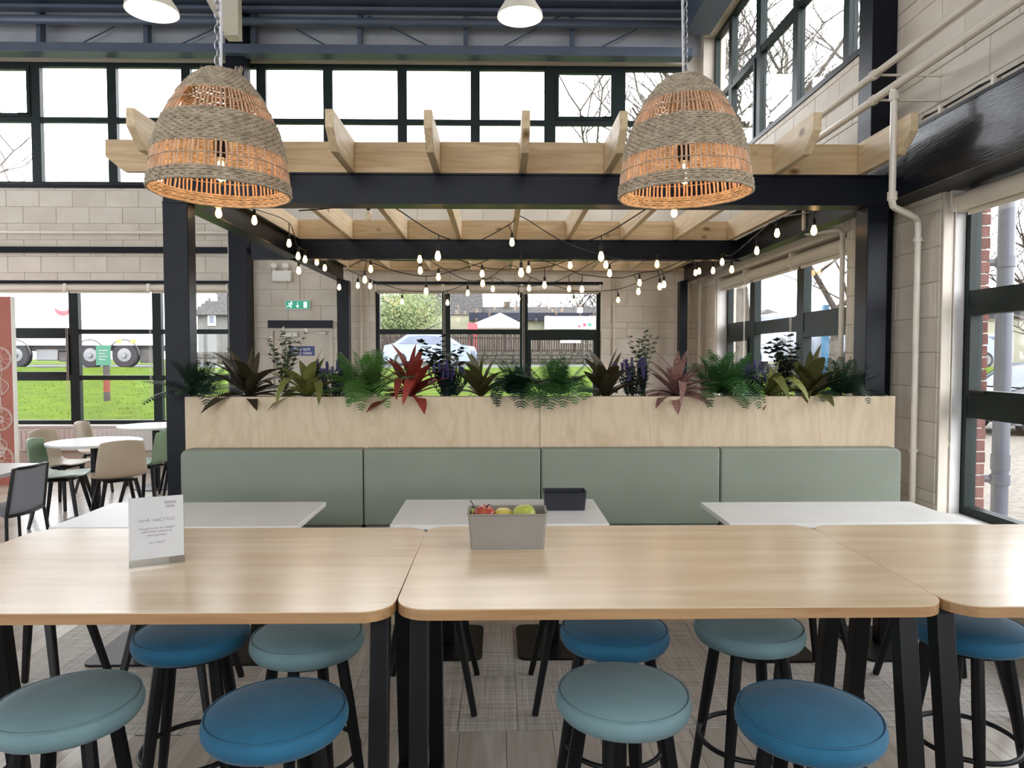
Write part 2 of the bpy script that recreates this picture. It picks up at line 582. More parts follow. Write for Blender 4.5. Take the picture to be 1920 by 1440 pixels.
# ---- walls with openings, clad in individual blocks
def wall_base(name, axis, p0, p1, u0, u1, z0, z1, openings, mt):
    us = sorted({u0, u1} | {v for o in openings for v in o[:2]})
    zs = sorted({z0, z1} | {v for o in openings for v in o[2:4]})
    mb = MB()
    for i in range(len(us) - 1):
        for k in range(len(zs) - 1):
            uc, zc = (us[i] + us[i + 1]) / 2, (zs[k] + zs[k + 1]) / 2
            if uc < u0 or uc > u1 or any(o[0] < uc < o[1] and o[2] < zc < o[3] for o in openings): continue
            if axis == 'y': mb.box(us[i], us[i + 1], p0, p1, zs[k], zs[k + 1])
            else: mb.box(p0, p1, us[i], us[i + 1], zs[k], zs[k + 1])
    return struct(mb.build(name, mt))


_bm = {}
BL, BH = 0.45, 0.225


def blocks(wall, axis, face, sgn, regions, openings, rows0=0.0):
    """single blocks as children; face = plane of the wall base, blocks stand 8 mm proud"""
    J = 0.004
    t = 0.008
    for (ra, rb, rz0, rz1) in regions:
        k0 = int(math.floor(rz0 / BH)); k1 = int(math.ceil(rz1 / BH))
        for k in range(k0, k1):
            za, zb = k * BH, (k + 1) * BH
            za, zb = max(za, rz0), min(zb, rz1)
            if zb - za < 0.03: continue
            # split the course at openings
            cuts = [za, zb]
            for o in openings:
                for zz in o[2:4]:
                    if za + 0.02 < zz < zb - 0.02: cuts.append(zz)
            cuts.sort()
            for q in range(len(cuts) - 1):
                a0, b0 = cuts[q], cuts[q + 1]
                zc = (a0 + b0) / 2
                iv = [(ra, rb)]
                for o in openings:
                    if o[2] < zc < o[3]:
                        nv = []
                        for (s_, e_) in iv:
                            if o[1] <= s_ or o[0] >= e_: nv.append((s_, e_)); continue
                            if o[0] > s_: nv.append((s_, o[0]))
                            if o[1] < e_: nv.append((o[1], e_))
                        iv = nv
                off = (k % 2) * BL / 2
                for (s_, e_) in iv:
                    n0 = int(math.floor((s_ - off) / BL)); n1 = int(math.ceil((e_ - off) / BL))
                    for n in range(n0, n1):
                        a, b = max(s_, n * BL + off), min(e_, (n + 1) * BL + off)
                        if b - a < 0.02: continue
                        w, h = round(b - a - J, 3), round(b0 - a0 - J, 3)
                        key = (axis, w, h)
                        if key not in _bm:
                            e = 0.0035
                            mb = MB()
                            # slightly chamfered face
                            v = [(-w/2, 0, -h/2), (w/2, 0, -h/2), (w/2, 0, h/2), (-w/2, 0, h/2),
                                 (-w/2, -t + e, -h/2), (w/2, -t + e, -h/2), (w/2, -t + e, h/2), (-w/2, -t + e, h/2),
                                 (-w/2 + e, -t, -h/2 + e), (w/2 - e, -t, -h/2 + e), (w/2 - e, -t, h/2 - e), (-w/2 + e, -t, h/2 - e)]
                            f = [(0, 1, 5, 4), (1, 2, 6, 5), (2, 3, 7, 6), (3, 0, 4, 7), (4, 5, 9, 8), (5, 6, 10, 9), (6, 7, 11, 10), (7, 4, 8, 11), (8, 9, 10, 11)]
                            if axis == 'x': v = [(p[1], -p[0], p[2]) for p in v]
                            mb.add(v, f)
                            me = mb.mesh('block'); me.materials.append(M['block']); _bm[key] = me
                        uc, zz = (a + b) / 2, (a0 + b0) / 2
                        dj = random.uniform(-0.0012, 0.0012)
                        p = Vector((uc, face + dj, zz)) if axis == 'y' else Vector((face + dj, uc, zz))
                        link('block', _bm[key], wall, p - wloc(wall))


zS = 0.60                                   # window sill height
zH = PY(560, 533, YW).z                     # head of the lower windows
cS, cH = PY(100, 346, YW).z, PY(100, 112, YW).z   # clerestory sill and head
xa = -7.6
xL1 = PY(431, 650, YW).x
xC0, xC1 = PY(703, 600, YW).x, PY(1127, 600, YW).x
xD0, xD1 = PY(505, 650, YW).x, PY(625, 650, YW).x
zD = PY(560, 615, YW).z
back_open = [(xa, xL1, zS, zH), (xC0, xC1, zS, zH), (xD0, xD1, -0.2, zD), (xa, 2.62, cS, cH)]
wall_back = wall_base('wall_back', 'y', YW, YW + 0.3, XL, XR + 0.35, -0.2, ZC, back_open, M['mortar'])
blocks(wall_back, 'y', YW, -1, [(-7.35, PY(447, 500, YW).x, zS - 0.1, cS), (PY(447, 500, YW).x, 2.8, 1.05, 2.75),
                               (-3.2, 2.62, 2.75, cS)], back_open)

# right wall: far window, near window, clerestory
yN1 = PX(1757, 800, XR).y                   # far jamb of the near window
yP0, yP1 = PX(1587, 600, XR).y, PX(1341, 600, XR).y
rS = PX(1808, 962, GX).z
right_open = [(0.6, yN1, rS, 2.62), (yP0, yP1, zS, zH), (5.22, 9.8, cS + 0.02, cH + 0.3), (-5.5, -0.6, rS, 2.62)]
wall_right = wall_base('wall_right', 'x', XR, XR + 0.27, YF, YW + 0.3, -0.2, ZC, right_open, M['mortar'])
blocks(wall_right, 'x', XR, -1, [(yN1, 5.7, 0.3, 2.62), (5.22, 9.95, 1.1, cS + 0.02), (3.0, 5.22, 2.75, 4.6)], right_open)

left_open = [(-5, -1, 0.6, 2.4), (5.5, 9.2, 0.6, 2.4), (3.5, 9.2, 4.3, 5.6)]  # unseen windows, added and sized to let extra daylight in
wall_left = wall_base('wall_left', 'x', XL - 0.3, XL, YF, YW + 0.3, -0.2, ZC, left_open, M['block'])
front_open = [(-9.3, -4.75, 0.3, 2.9), (-8.6, 2.4, 4.0, 6.2)]  # unseen windows, added and sized to light surfaces facing the camera
wall_front = wall_base('wall_front', 'y', YF - 0.3, YF, XL, XR + 0.35, -0.2, ZC, front_open, M['block'])
ceil_mat = mat('pale_roof_lining', S((176, 178, 178)), 0.8, col2=S((168, 170, 171)), scale=2)
ceiling = struct(MB().box(XL, XR + 0.35, YF, YW + 0.3, ZC, ZC + 0.2).build('ceiling', ceil_mat))

# dull cladding strip above the back clerestory
clad = mat('grey_cladding', S((168, 170, 174)), 0.7, col2=S((158, 160, 166)), scale=3)
trim_1 = struct(MB().box(XL, XR, YW - 0.012, YW - 0.002, cH + 0.1, ZC).build('trim_1', clad))


# ---- windows
def window(idx, axis, u0, u1, z0, z1, mulls, trans, sashes=(), fw=0.055, d=None, depth=0.07, portal_on=True, handles=True):
    """axis 'y': plane Y=d facing -Y ; axis 'x': plane X=d facing -X.
    mulls: list of (centre,width); trans: per column list of (z,height); sashes: set of (col,row)"""
    sg = 1
    root = bpy.data.objects.new('window_%d' % idx, None)
    COL.objects.link(root)
    root.empty_display_size = 0.1
    root.location = ((u0 + u1) / 2, d, z0) if axis == 'y' else (d, (u0 + u1) / 2, z0)
    struct(root)

    def bx(mb, a, b, p, q, za, zb):
        if axis == 'y': mb.box(a, b, d + p, d + q, za, zb)
        else: mb.box(d + p, d + q, a, b, za, zb)
    fr = MB()
    h = depth / 2
    bx(fr, u0, u0 + fw, -h, h, z0, z1); bx(fr, u1 - fw, u1, -h, h, z0, z1)
    bx(fr, u0 + fw, u1 - fw, -h, h, z0, z0 + fw); bx(fr, u0 + fw, u1 - fw, -h, h, z1 - fw, z1)
    fr.build('outer_frame', M['frame'], root, world=True)
    edges = [(u0 + fw)]
    for c, w in mulls:
        m = MB(); bx(m, c - w / 2, c + w / 2, -h - 0.004, h + 0.004, z0 + fw, z1 - fw)
        m.build('mullion', M['frame'], root, world=True)
        edges += [c - w / 2, c + w / 2]
    edges.append(u1 - fw)
    for ci in range(len(mulls) + 1):
        a, b = edges[2 * ci], edges[2 * ci + 1]
        zz = [z0 + fw]
        for (tz, th) in trans[ci]:
            m = MB(); bx(m, a, b, -h + 0.002, h - 0.002, tz - th / 2, tz + th / 2)
            m.build('transom', M['frame'], root, world=True)
            zz += [tz - th / 2, tz + th / 2]
        zz.append(z1 - fw)
        for ri in range(len(trans[ci]) + 1):
            za, zb = zz[2 * ri], zz[2 * ri + 1]
            ia, ib, ja, jb = a, b, za, zb
            if (ci, ri) in sashes:
                s = MB(); t = 0.045
                for (p, q, r_, w_) in ((a, a + t, za, zb), (b - t, b, za, zb), (a + t, b - t, za, za + t), (a + t, b - t, zb - t, zb)):
                    bx(s, p, q, -h - 0.018, h - 0.01, r_, w_)
                so = s.build('sash', M['frame'], root, world=True)
                if handles:
                    hm = MB(); hc = (a + b) / 2
                    hz = za + t * 0.5
                    if axis == 'y':
                        hm.box(b - 0.16, b - 0.03, d - h - 0.045, d - h - 0.03, hz + 0.004, hz + 0.02)
                        hm.box(b - 0.05, b - 0.03, d - h - 0.032, d - h - 0.016, hz, hz + 0.022)
                    else:
                        hm.box(d - h - 0.045, d - h - 0.03, b - 0.2, b - 0.07, hz + 0.004, hz + 0.02)
                        hm.box(d - h - 0.032, d - h - 0.016, b - 0.09, b - 0.07, hz, hz + 0.022)
                    hm.build('handle', M['black'], so, world=True)
                ia, ib, ja, jb = a + t, b - t, za + t, zb - t
            p = MB(); bx(p, ia, ib, -0.003, 0.003, ja, jb)
            p.build('pane', M['glass'], root, world=True)
    if portal_on:
        if axis == 'y':
            out = 0.12 if d > 0 else -0.12
            portal('sky_portal', ((u0 + u1) / 2, d + out, (z0 + z1) / 2), u1 - u0, z1 - z0, (R(-90) if d > 0 else R(90), 0, 0))
        else:
            out = 0.12 if d > 0 else -0.12
            portal('sky_portal', (d + out, (u0 + u1) / 2, (z0 + z1) / 2), z1 - z0, u1 - u0, (0, R(90) if d > 0 else R(-90), 0))
    return root


def bx_(px): return PY(px, 600, GY).x
def bz_(py): return PY(500, py, GY).z


tm = bz_(622); tl = bz_(708)
# lower left window (three visible bays)
window(1, 'y', xa, xL1, zS, zH, [(bx_(141) - 1.15 * 2.1, 0.1), (bx_(141) - 1.15, 0.1), (bx_(141), 0.13), (bx_(296), 0.12)],
       [[(tl, .07), (tm, .1)], [(tl, .07), (tm, .1)], [(tl, .08), (tm, .1)], [(tl, .065), (tm, .065)], [(tl, .065), (tm, .065)]], {(2, 1)}, d=GY)
window(2, 'y', xC0, xC1, zS, zH, [(bx_(837), 0.115), (bx_(982), 0.115)],
       [[(tm, .07)], [(tm, .07)], [(bz_(625), .1)]], {(2, 0)}, d=GY)
ct = bz_(228)
mu = [bx_(80) - 1.06 * k for k in (2, 1)] + [bx_(p) for p in (80, 221, 358)]
mr_ = [bx_(p) for p in (497, 620, 757, 892, 1030, 1159)]
mulls = [(u, 0.13 if abs(u - bx_(80)) < .01 else 0.125) for u in mu] + [(u, 0.13 if k < 4 else 0.16) for k, u in enumerate(mr_)]
window(3, 'y', xa, 2.62, cS, cH, mulls, [[(ct, .07)]] * 12, {(2, 1), (10, 1), (5, 1)} - {(5, 1)}, d=GY, fw=0.06)
# right wall far window
def ry_(px): return PX(px, 600, GX).y
rt = PX(1450, 612, GX).z
window(4, 'x', yP0 - 0.0, yP1, zS, zH, [(ry_(1507), 0.16), (ry_(1416), 0.16)],
       [[(rt, .19)], [(rt, .14)], [(rt, .19)]], {(0, 0), (2, 0)}, d=GX)
# right wall near window
nt1 = PX(1840, 560, GX).z; nt0 = PX(1840, 765, GX).z
window(5, 'x', 0.6, yN1, rS, 2.62, [(2.35, 0.12), (3.05, 0.1)], [[(nt0, .13), (nt1, .11)]] * 3, {(0, 1), (1, 1), (2, 1)}, d=GX)
# right clerestory
window(6, 'x', 5.22, 9.8, cS + 0.02, cH + 0.3, [(ry_(1585), .1), (ry_(1490), .12), (ry_(1421), .14), (ry_(1369), .12)],
       [[], [(PX(1428, 97, GX).z, .07)], [(PX(1428, 97, GX).z, .08)], [(PX(1428, 97, GX).z, .08)], [(PX(1428, 97, GX).z, .07)]], {(3, 0)}, d=GX)
window(7, 'x', -5.5, -0.6, rS, 2.62, [(-3.9, .1), (-2.2, .1)], [[(nt1, .1)]] * 3, d=GX)
for i, o in enumerate(left_open):
    n = 2 if i < 2 else 4
    window(8 + i, 'x', o[0], o[1], o[2], o[3], [(o[0] + (o[1] - o[0]) * k / (n + 1), .1) for k in range(1, n + 1)], [[((o[2] + o[3]) / 2, .08)]] * (n + 1), d=XL - 0.14)
for i, o in enumerate(front_open):
    n = 2 if i < 1 else 6
    window(12 + i, 'y', o[0], o[1], o[2], o[3], [(o[0] + (o[1] - o[0]) * k / (n + 1), .1) for k in range(1, n + 1)], [[((o[2] + o[3]) / 2, .08)]] * (n + 1), d=YF - 0.14)

# sills, dark head strips
tn = 2
def trim(mb, m):
    global tn
    o = mb.build('trim_%d' % tn, m, bevel=0.003); tn += 1
    return struct(o)
trim(MB().box(xa, xL1, YW - 0.13, YW + 0.07, zS - 0.035, zS), M['white'])
trim(MB().box(xC0, xC1, YW - 0.06, YW + 0.07, zS - 0.035, zS), M['white'])
trim(MB().box(XR - 0.05, GX - 0.036, 0.6, yN1, rS - 0.035, rS + 0.002), M['white'])
trim(MB().box(XR - 0.04, GX - 0.036, yP0, yP1, zS - 0.035, zS), M['white'])
trim(MB().box(xa, xL1, YW - 0.02, YW + 0.06, zH, zH + 0.045), M['steel'])
trim(MB().box(xC0 - 0.02, xC1 + 0.02, YW - 0.02, YW + 0.06, zH, zH + 0.04), M['steel'])
trim(MB().box(xa, 2.62, YW - 0.03, YW + 0.06, cS - 0.05, cS), M['steel'])
trim(MB().box(XR - 0.02, GX - 0.036, 5.22, 9.8, cS - 0.03, cS + 0.02), M['steel'])
# reveal linings of the near and far right windows
trim(MB().box(XR + 0.08, GX - 0.036, yN1 - 0.012, yN1, rS, 2.62), M['plaster'])
trim(MB().box(XR, XR + 0.06, yN1 - 0.02, yN1 - 0.002, rS, 2.62), M['block'])
trim(MB().box(XR + 0.02, GX - 0.036, yP1 - 0.012, yP1, zS, zH), M['plaster'])
trim(MB().box(XR + 0.0, GX - 0.036, yP0, yP0 + 0.01, zS, zH), M['block'])
# long dark rail in the wall over the lower left windows
trim(MB().box(XL, PY(600, 470, YW).x, YW - 0.07, YW - 0.004, PY(200, 475, YW).z, PY(200, 464, YW).z), M['steel'])

# ---- fire exit door
door = bpy.data.objects.new('door_1', None); COL.objects.link(door); struct(door)
door.location = ((xD0 + xD1) / 2, YW, 0)
doorpaint = mat('cream_door_paint', S((206, 196, 180)), 0.45, col2=S((200, 190, 174)), scale=3)
MB().box(xD0 + .06, xD1 - .06, YW + .03, YW + .075, 0.01, zD - .05).build('leaf', doorpaint, door, world=True, bevel=.002)
fr = MB()
fr.box(xD0, xD0 + .055, YW - .015, YW + .1, 0, zD).box(xD1 - .055, xD1, YW - .015, YW + .1, 0, zD).box(xD0 + .055, xD1 - .055, YW - .015, YW + .1, zD - .045, zD)
fr.build('door_frame', doorpaint, door, world=True, bevel=.002)
c = PY(542, 627, YW)
MB().box(c.x - .1, c.x + .12, YW - .03, YW + .03, c.z - .035, c.z + .03).build('closer', M['whitep'], door, world=True, bevel=.006)
MB().bar((c.x - .05, YW - .01, c.z + .05), (c.x + .26, YW - .01, c.z + .075), .02, .012).build('closer_arm', M['pipe'], door, world=True)
MB().box(xD1 - .2, xD1 - .1, YW - .02, YW + .03, zD - .085, zD - .06).build('catch', M['pipe'], door, world=True)
# dark steel lintel bar over the door
a, b = PY(504, 601, YW), PY(624, 615, YW)
o = MB().box(a.x, b.x, YW - .05, YW - .002, b.z, a.z).build('door_lintel', M['steel'], bevel=.003)
tag(o, 'dark steel lintel bar fixed over the fire exit door', 'lintel')
# sign on the door
blue_sign = mat('navy_sign', S((40, 52, 118)), 0.4, col2=S((44, 56, 122)), scale=3)
letter = mat('white_lettering', S((240, 240, 244)), 0.5, col2=S((236, 236, 240)), scale=3)
a, b = PY(544, 649, YW + .03), PY(590, 667, YW + .03)
sg = MB().box(a.x, b.x, YW + .026, YW + .03, b.z, a.z).build('door_sign', blue_sign)
tag(sg, 'navy blue sign with white lettering on the fire exit door', 'sign')
cx = (a.x + b.x) / 2
for s_, zz in (('Fire exit', .70), ('keep clear', .29)):
    text_mesh('lettering', s_, (a.z - b.z) * .50, letter, sg, Matrix.Translation(Vector((cx, YW + .0255, b.z + (a.z - b.z) * zz)) - wloc(sg)) @ Matrix.Rotation(R(90), 4, 'X'))

# exit sign above the door
a, b = PY(536, 564, YW - .05), PY(580, 579, YW - .05)
es = thing('exit_sign', ((a.x + b.x) / 2, YW - .03, b.z), 'green illuminated running man exit sign above the door', 'exit sign')
MB().box(a.x - .012, b.x + .012, YW - .048, YW - .008, b.z - .012, a.z + .012).build('housing', M['whitep'], es, world=True, bevel=.004)
egreen = mat('lit_green_panel', S((20, 120, 96)), 0.4, col2=S((22, 126, 100)), scale=2, emit=S((20, 130, 100)), estr=0.7)
ewhite = mat('lit_white_symbol', S((230, 250, 244)), 0.4, col2=S((226, 248, 240)), scale=2, emit=(.85, 1, .95), estr=1.1)
MB().box(a.x, b.x, YW - .052, YW - .0475, b.z, a.z).build('green_panel', egreen, es, world=True)
w, h = b.x - a.x, a.z - b.z
def sy(u, v): return (a.x + w * u, YW - .0535, b.z + h * v)
man = MB()
man.ball(sy(.235, .82), h * .09, 8, 6)
def stroke(mb, pts, wd):
    for i in range(len(pts) - 1): mb.bar(sy(*pts[i]), sy(*pts[i + 1]), .002, wd, up=(0, 0, 1))
stroke(man, [(.22, .7), (.17, .42)], h * .13); stroke(man, [(.17, .44), (.24, .3), (.2, .12)], h * .08)
stroke(man, [(.17, .44), (.1, .3), (.04, .28)], h * .08); stroke(man, [(.21, .66), (.3, .55)], h * .07); stroke(man, [(.2, .66), (.1, .62)], h * .07)
man.build('running_man', ewhite, es, world=True)
ar = MB(); stroke(ar, [(.5, .86), (.5, .34)], h * .1)
ar.prism([(sy(.43, .4)[0], sy(.43, .4)[2]), (sy(.5, .12)[0], sy(.5, .12)[2]), (sy(.57, .4)[0], sy(.57, .4)[2])], 'y', YW - .0545, YW - .0525)
ar.build('arrow', ewhite, es, world=True)
MB().box(sy(.76, 0)[0], sy(.9, 0)[0], YW - .0545, YW - .0525, sy(0, .14)[2], sy(0, .86)[2]).build('door_symbol', ewhite, es, world=True)

# twin spot emergency light
a, b = PY(509, 504, YW - .08), PY(546, 528, YW - .08)
el = thing('emergency_light', ((a.x + b.x) / 2, YW - .05, b.z), 'white twin-spot emergency light unit on the wall above the exit sign', 'emergency light')
MB().box(a.x, b.x, YW - .09, YW - .008, b.z, a.z - .02).build('battery_box', M['whitep'], el, world=True, bevel=.015, bseg=3)
for u in (.14, .74):
    x = a.x + (b.x - a.x) * u
    MB().lathe([(.03, 0), (.045, .02), (.045, .06), (.03, .075)], 10, Matrix.Translation((x, YW - .06, a.z + .03)) @ Matrix.Rotation(R(80), 4, 'X')).build('spot_head', M['whitep'], el, world=True, smooth='auto')
    MB().box(x - .015, x + .015, YW - .07, YW - .045, a.z - .03, a.z + .02).build('neck', M['whitep'], el, world=True)
# conduit wire from it to the exit sign
p = PY(560, 505, YW - .02)
o = MB().tube([(p.x, YW - .02, PY(560, 498, YW).z), (p.x, YW - .02, PY(560, 563, YW).z)], .009, 6).build('conduit', M['pipe'])
tag(o, 'thin cream conduit running down to the exit sign', 'conduit')

# ---- building columns and roof steel
def column(name, x0, x1, y0, y1, z0, z1, label, m=None):
    return tag(MB().box(x0, x1, y0, y1, z0, z1).build(name, m or M['steel'], bevel=.004), label, 'column')
column('steel_column', PY(431, 600, 9.7).x, PY(465, 600, 9.7).x, 9.68, YW - .004, 0, 6.95, 'tall dark steel column between the left windows and the fire exit')
column('steel_column', 2.615, XR - .01, 5.0, 5.19, 0, 6.95, 'tall glossy dark column against the right wall beside the pipes')
yz = PX(1680, 372, 2.6).z; yt = PX(1920, 133, 2.6).z
beam = thing('steel_beam', (2.7, 2.5, yz), 'heavy glossy black steel beam over the near right window', 'beam')
MB().box(2.6, 2.625, -1.0, 4.995, yz, yt).build('web_face', M['brush'], beam, world=True, bevel=.004)
MB().box(2.6, XR - .01, -1.0, 4.995, yt, yt + .02).build('top_flange', M['steel'], beam, world=True)
MB().box(2.625, GX + .0, -1.0, 4.995, yz + .0, yz + .03).build('bottom_flange', M['steel'], beam, world=True)
# wiring clipped along the top of the beam
wr = thing('wire_run', (2.62, 3.6, yt + .02), 'thin black wires clipped along the top of the heavy beam', 'wire')
for k, (dz, sag) in enumerate(((.035, .0), (.05, .012))):
    pts = []
    for i in range(25):
        y = 2.4 + 2.0 * i / 24
        pts.append((2.62 + .012 * k, y, yt + .02 + dz - sag * abs(math.sin(i * math.pi / 6))))
    MB().tube(pts, .005, 5).build('wire', M['cable'], wr, world=True)
for y in (2.75, 3.25, 3.75, 4.2):
    MB().box(2.6, 2.645, y - .012, y + .012, yt + .02, yt + .075).build('clip', M['pipe'], wr, world=True, bevel=.003)

# roof steel in front of the cladding
rf = thing('roof_truss', (-2.5, YW - .25, cH), 'dark lattice roof truss across the back wall above the clerestory', 'truss')
def zr(py): return PY(960, py, 9.7).z
MB().box(XL, XR - .2, 9.58, 9.78, zr(110), zr(93)).build('bottom_rail', M['roofsteel'], rf, world=True, bevel=.004)
MB().tube([(XL, 9.66, zr(47)), (XR - .2, 9.66, zr(47))], (zr(40) - zr(54)) / 2 * 1.1, 10).build('tube_rail', M['roofsteel'], rf, world=True, smooth=True)
MB().box(XL, XR - .2, 9.5, 9.78, zr(14), zr(-14)).build('upper_rail', M['roofsteel'], rf, world=True, bevel=.004)
MB().box(XL, XR - .2, 9.6, 9.74, zr(28), zr(22)).build('slim_rail', M['roofsteel'], rf, world=True)
for px in (-125, 75, 275, 476, 675, 873, 1073):
    x = PY(px, 60, 9.8).x
    MB().box(x - .028, x + .028, 9.76, 9.88, zr(100), zr(-40)).build('upright', M['roofsteel'], rf, world=True)
for a_, b_ in (((0, 78), (20, 90)), ((140, 88), (215, 50)), ((335, 85), (400, 55)), ((690, 30), (815, 92)), ((935, 92), (1060, 25)), ((1120, 92), (1200, 52)), ((555, 55), (625, 92))):
    p, q = PY(a_[0], a_[1], 9.84), PY(b_[0], b_[1], 9.84)
    MB().tube([p, q], .01, 5).build('brace_rod', M['roofsteel'], rf, world=True)
# beam along the right wall head over the clerestory
o = MB().box(2.45, XR - .01, 5.2, 9.5, cH + .2, cH + .55).build('steel_beam', M['roofsteel'], bevel=.004)
tag(o, 'dark steel beam above the right clerestory windows', 'beam')
# cream haunched rafter above the left lamp
p = [PY(x, y, 8.9) for x, y in ((388, 0), (423, 65), (449, 68), (449, -60), (360, -60))]
cr = mat('cream_steel', S((214, 206, 186)), 0.4, col2=S((206, 198, 178)), scale=5)
hn = thing('cream_rafter', (p[2].x, 8.9, p[2].z), 'cream painted steel haunch beside the top of the left lamp chain', 'rafter')
MB().prism([(v.x, v.z) for v in p], 'y', 8.9, 8.92).build('web_plate', cr, hn, world=True)
MB().bar(p[0], p[1], .02, .012).build('edge_flange', cr, hn, world=True)
MB().box(p[1].x, p[2].x, 8.82, 9.0, p[2].z - .02, p[2].z).build('foot_plate', cr, hn, world=True)
MB().box(p[2].x - .015, p[2].x + .005, 8.85, 8.98, p[2].z, p[3].z).build('rear_flange', cr, hn, world=True)

# ---- roller blinds
bl = mat('cream_blind', S((224, 214, 198)), 0.6, col2=S((216, 206, 190)), scale=3)
def blind_y(x0, x1, label):
    t = thing('roller_blind', ((x0 + x1) / 2, YW + .01, zH - .11), label, 'blind', group='rolled-up cream blinds')
    MB().tube([(x0 + .02, YW + .0, zH - .055), (x1 - .02, YW + .0, zH - .055)], .047, 12).build('rolled_fabric', bl, t, world=True, smooth='auto')
    MB().box(x0 + .02, x1 - .02, YW + .038, YW + .046, zH - .125, zH - .055).build('hem_bar', bl, t, world=True)
    for x in (x0, x1 - .02):
        MB().box(x, x + .02, YW - .05, YW + .05, zH - .105, zH).build('bracket', M['whitep'], t, world=True)
    pts = [(x1 + .03, YW - .055, zH - .06), (x1 + .03, YW - .055, .95), (x1 + .02, YW - .055, .92), (x1 + .01, YW - .055, .95), (x1 + .01, YW - .055, zH - .06)]
    MB().tube(pts, .0026, 4).build('chain', M['pipe'], t, world=True)
u = [bx_(141) - 1.15, bx_(135), bx_(289), xL1]
blind_y(u[0], u[1], 'rolled-up cream blind at the left end, above the truck cab side')
blind_y(u[1], u[2], 'rolled-up cream blind over the left pane with the green sign behind')
blind_y(u[2], u[3], 'rolled-up cream blind over the pane beside the dark pergola post')
u = [xC0 + .01, bx_(832), bx_(978), xC1 - .01]
for k, lb in enumerate(('rolled-up cream blind over the leafy tree pane of the centre window', 'rolled-up cream blind over the middle pane of the centre window', 'rolled-up cream blind over the banner pane of the centre window')):
    blind_y(u[k], u[k + 1], lb)
def blind_x(y0, y1, zh, label):
    t = thing('roller_blind', (XR + .1, (y0 + y1) / 2, zh - .12), label, 'blind', group='rolled-up cream blinds')
    x = XR + .085
    MB().tube([(x, y0 + .02, zh - .07), (x, y1 - .02, zh - .07)], .055, 12).build('rolled_fabric', bl, t, world=True, smooth='auto')
    MB().box(x + .045, x + .053, y0 + .02, y1 - .02, zh - .15, zh - .06).build('hem_bar', bl, t, world=True)
    for y in (y0, y1 - .02): MB().box(x - .055, x + .055, y, y + .02, zh - .13, zh).build('bracket', M['whitep'], t, world=True)
    pts = [(x - .06, y1 - .04, zh - .06), (x - .06, y1 - .04, 1.02), (x - .06, y1 - .055, .98), (x - .06, y1 - .07, 1.02), (x - .06, y1 - .07, zh - .06)]
    MB().tube(pts, .0026, 4).build('chain', M['pipe'], t, world=True)
blind_x(yP0 + .02, ry_(1510) + .02, zH, 'rolled-up cream blind of the far right window, bay nearest the pergola post')
blind_x(ry_(1510) + .03, ry_(1418), zH, 'rolled-up cream blind of the far right window, middle bay')
blind_x(ry_(1418) + .01, yP1 - .02, zH, 'rolled-up cream blind of the far right window, bay with the tree trunk')
blind_x(2.4, yN1 - .03, yz, 'rolled-up cream blind of the near window at the right edge')

# ---- pipes on the right
def pipe(name, pts, r, label, brackets=()):
    t = thing(name, pts[0], label, 'pipe')
    MB().tube(pts, r, 10).build('tube', M['pipe'], t, world=True, smooth='auto')
    return t
def px_(x, y, X=2.36): return PX(x, y, X)
p0, p1 = px_(1833, 0), px_(1640, 140)
zt_ = (p0.z + p1.z) / 2
up = pipe('heating_pipe', [(2.36, 1.5, p1.z), (2.36, 9.5, p1.z)], .022, 'upper of two cream pipes crossing above the pergola on the right')
p0, p1 = px_(1920, 0), px_(1660, 173)
zl = p1.z
lo_ = pipe('heating_pipe', [(2.36, 1.5, zl), (2.36, 9.5, zl)], .025, 'lower of two cream pipes crossing above the pergola on the right')
for t, z in ((up, px_(1640, 140).z), (lo_, zl)):
    for y in (px_(1638, 188).y, 6.6):
        MB().lathe([(.032, -.015), (.032, .015)], 10, Matrix.Translation((2.36, y, z)) @ Matrix.Rotation(R(90), 4, 'X')).build('clip', M['pipe'], t, world=True)
        MB().tube([(2.36, y, z), (XR - .012, y, z - .0)], .008, 6).build('bracket_rod', M['pipe'], t, world=True)
d0 = px_(1677, 165); dy = d0.y
e = px_(1677, 385)
wl = PX(1722, 400, 2.73)
dp = pipe('drop_pipe', spline([(2.36, dy, zl), (2.36, dy, zl - .3), (2.36, dy, e.z + .05)], 4)[:-1] +
          [Vector((2.36, dy, e.z + .03)), Vector((2.375, dy + .015, e.z + .005)), Vector((2.4, dy + .04, e.z)), Vector((2.69, wl.y - .03, e.z)), Vector((2.725, wl.y, e.z - .02)), Vector((2.73, wl.y, e.z - .06)), Vector((2.73, wl.y, 0.0))],
          .02, 'cream pipe dropping in front of the right rafter and down the block wall')
for z in (e.z + .06, zl - .06):
    MB().lathe([(.028, -.025), (.028, .025)], 10, Matrix.Translation((2.36, dy, z))).build('coupling', M['pipe'], dp, world=True)
for py in (450, 847):
    c = PX(1722, py, 2.73)
    MB().lathe([(.028, -.012), (.028, .012)], 10, Matrix.Translation((2.73, wl.y, c.z))).build('clip', M['pipe'], dp, world=True)
    MB().tube([(2.73, wl.y, c.z), (XR - .01, wl.y + .02, c.z)], .007, 6).build('bracket_rod', M['pipe'], dp, world=True)
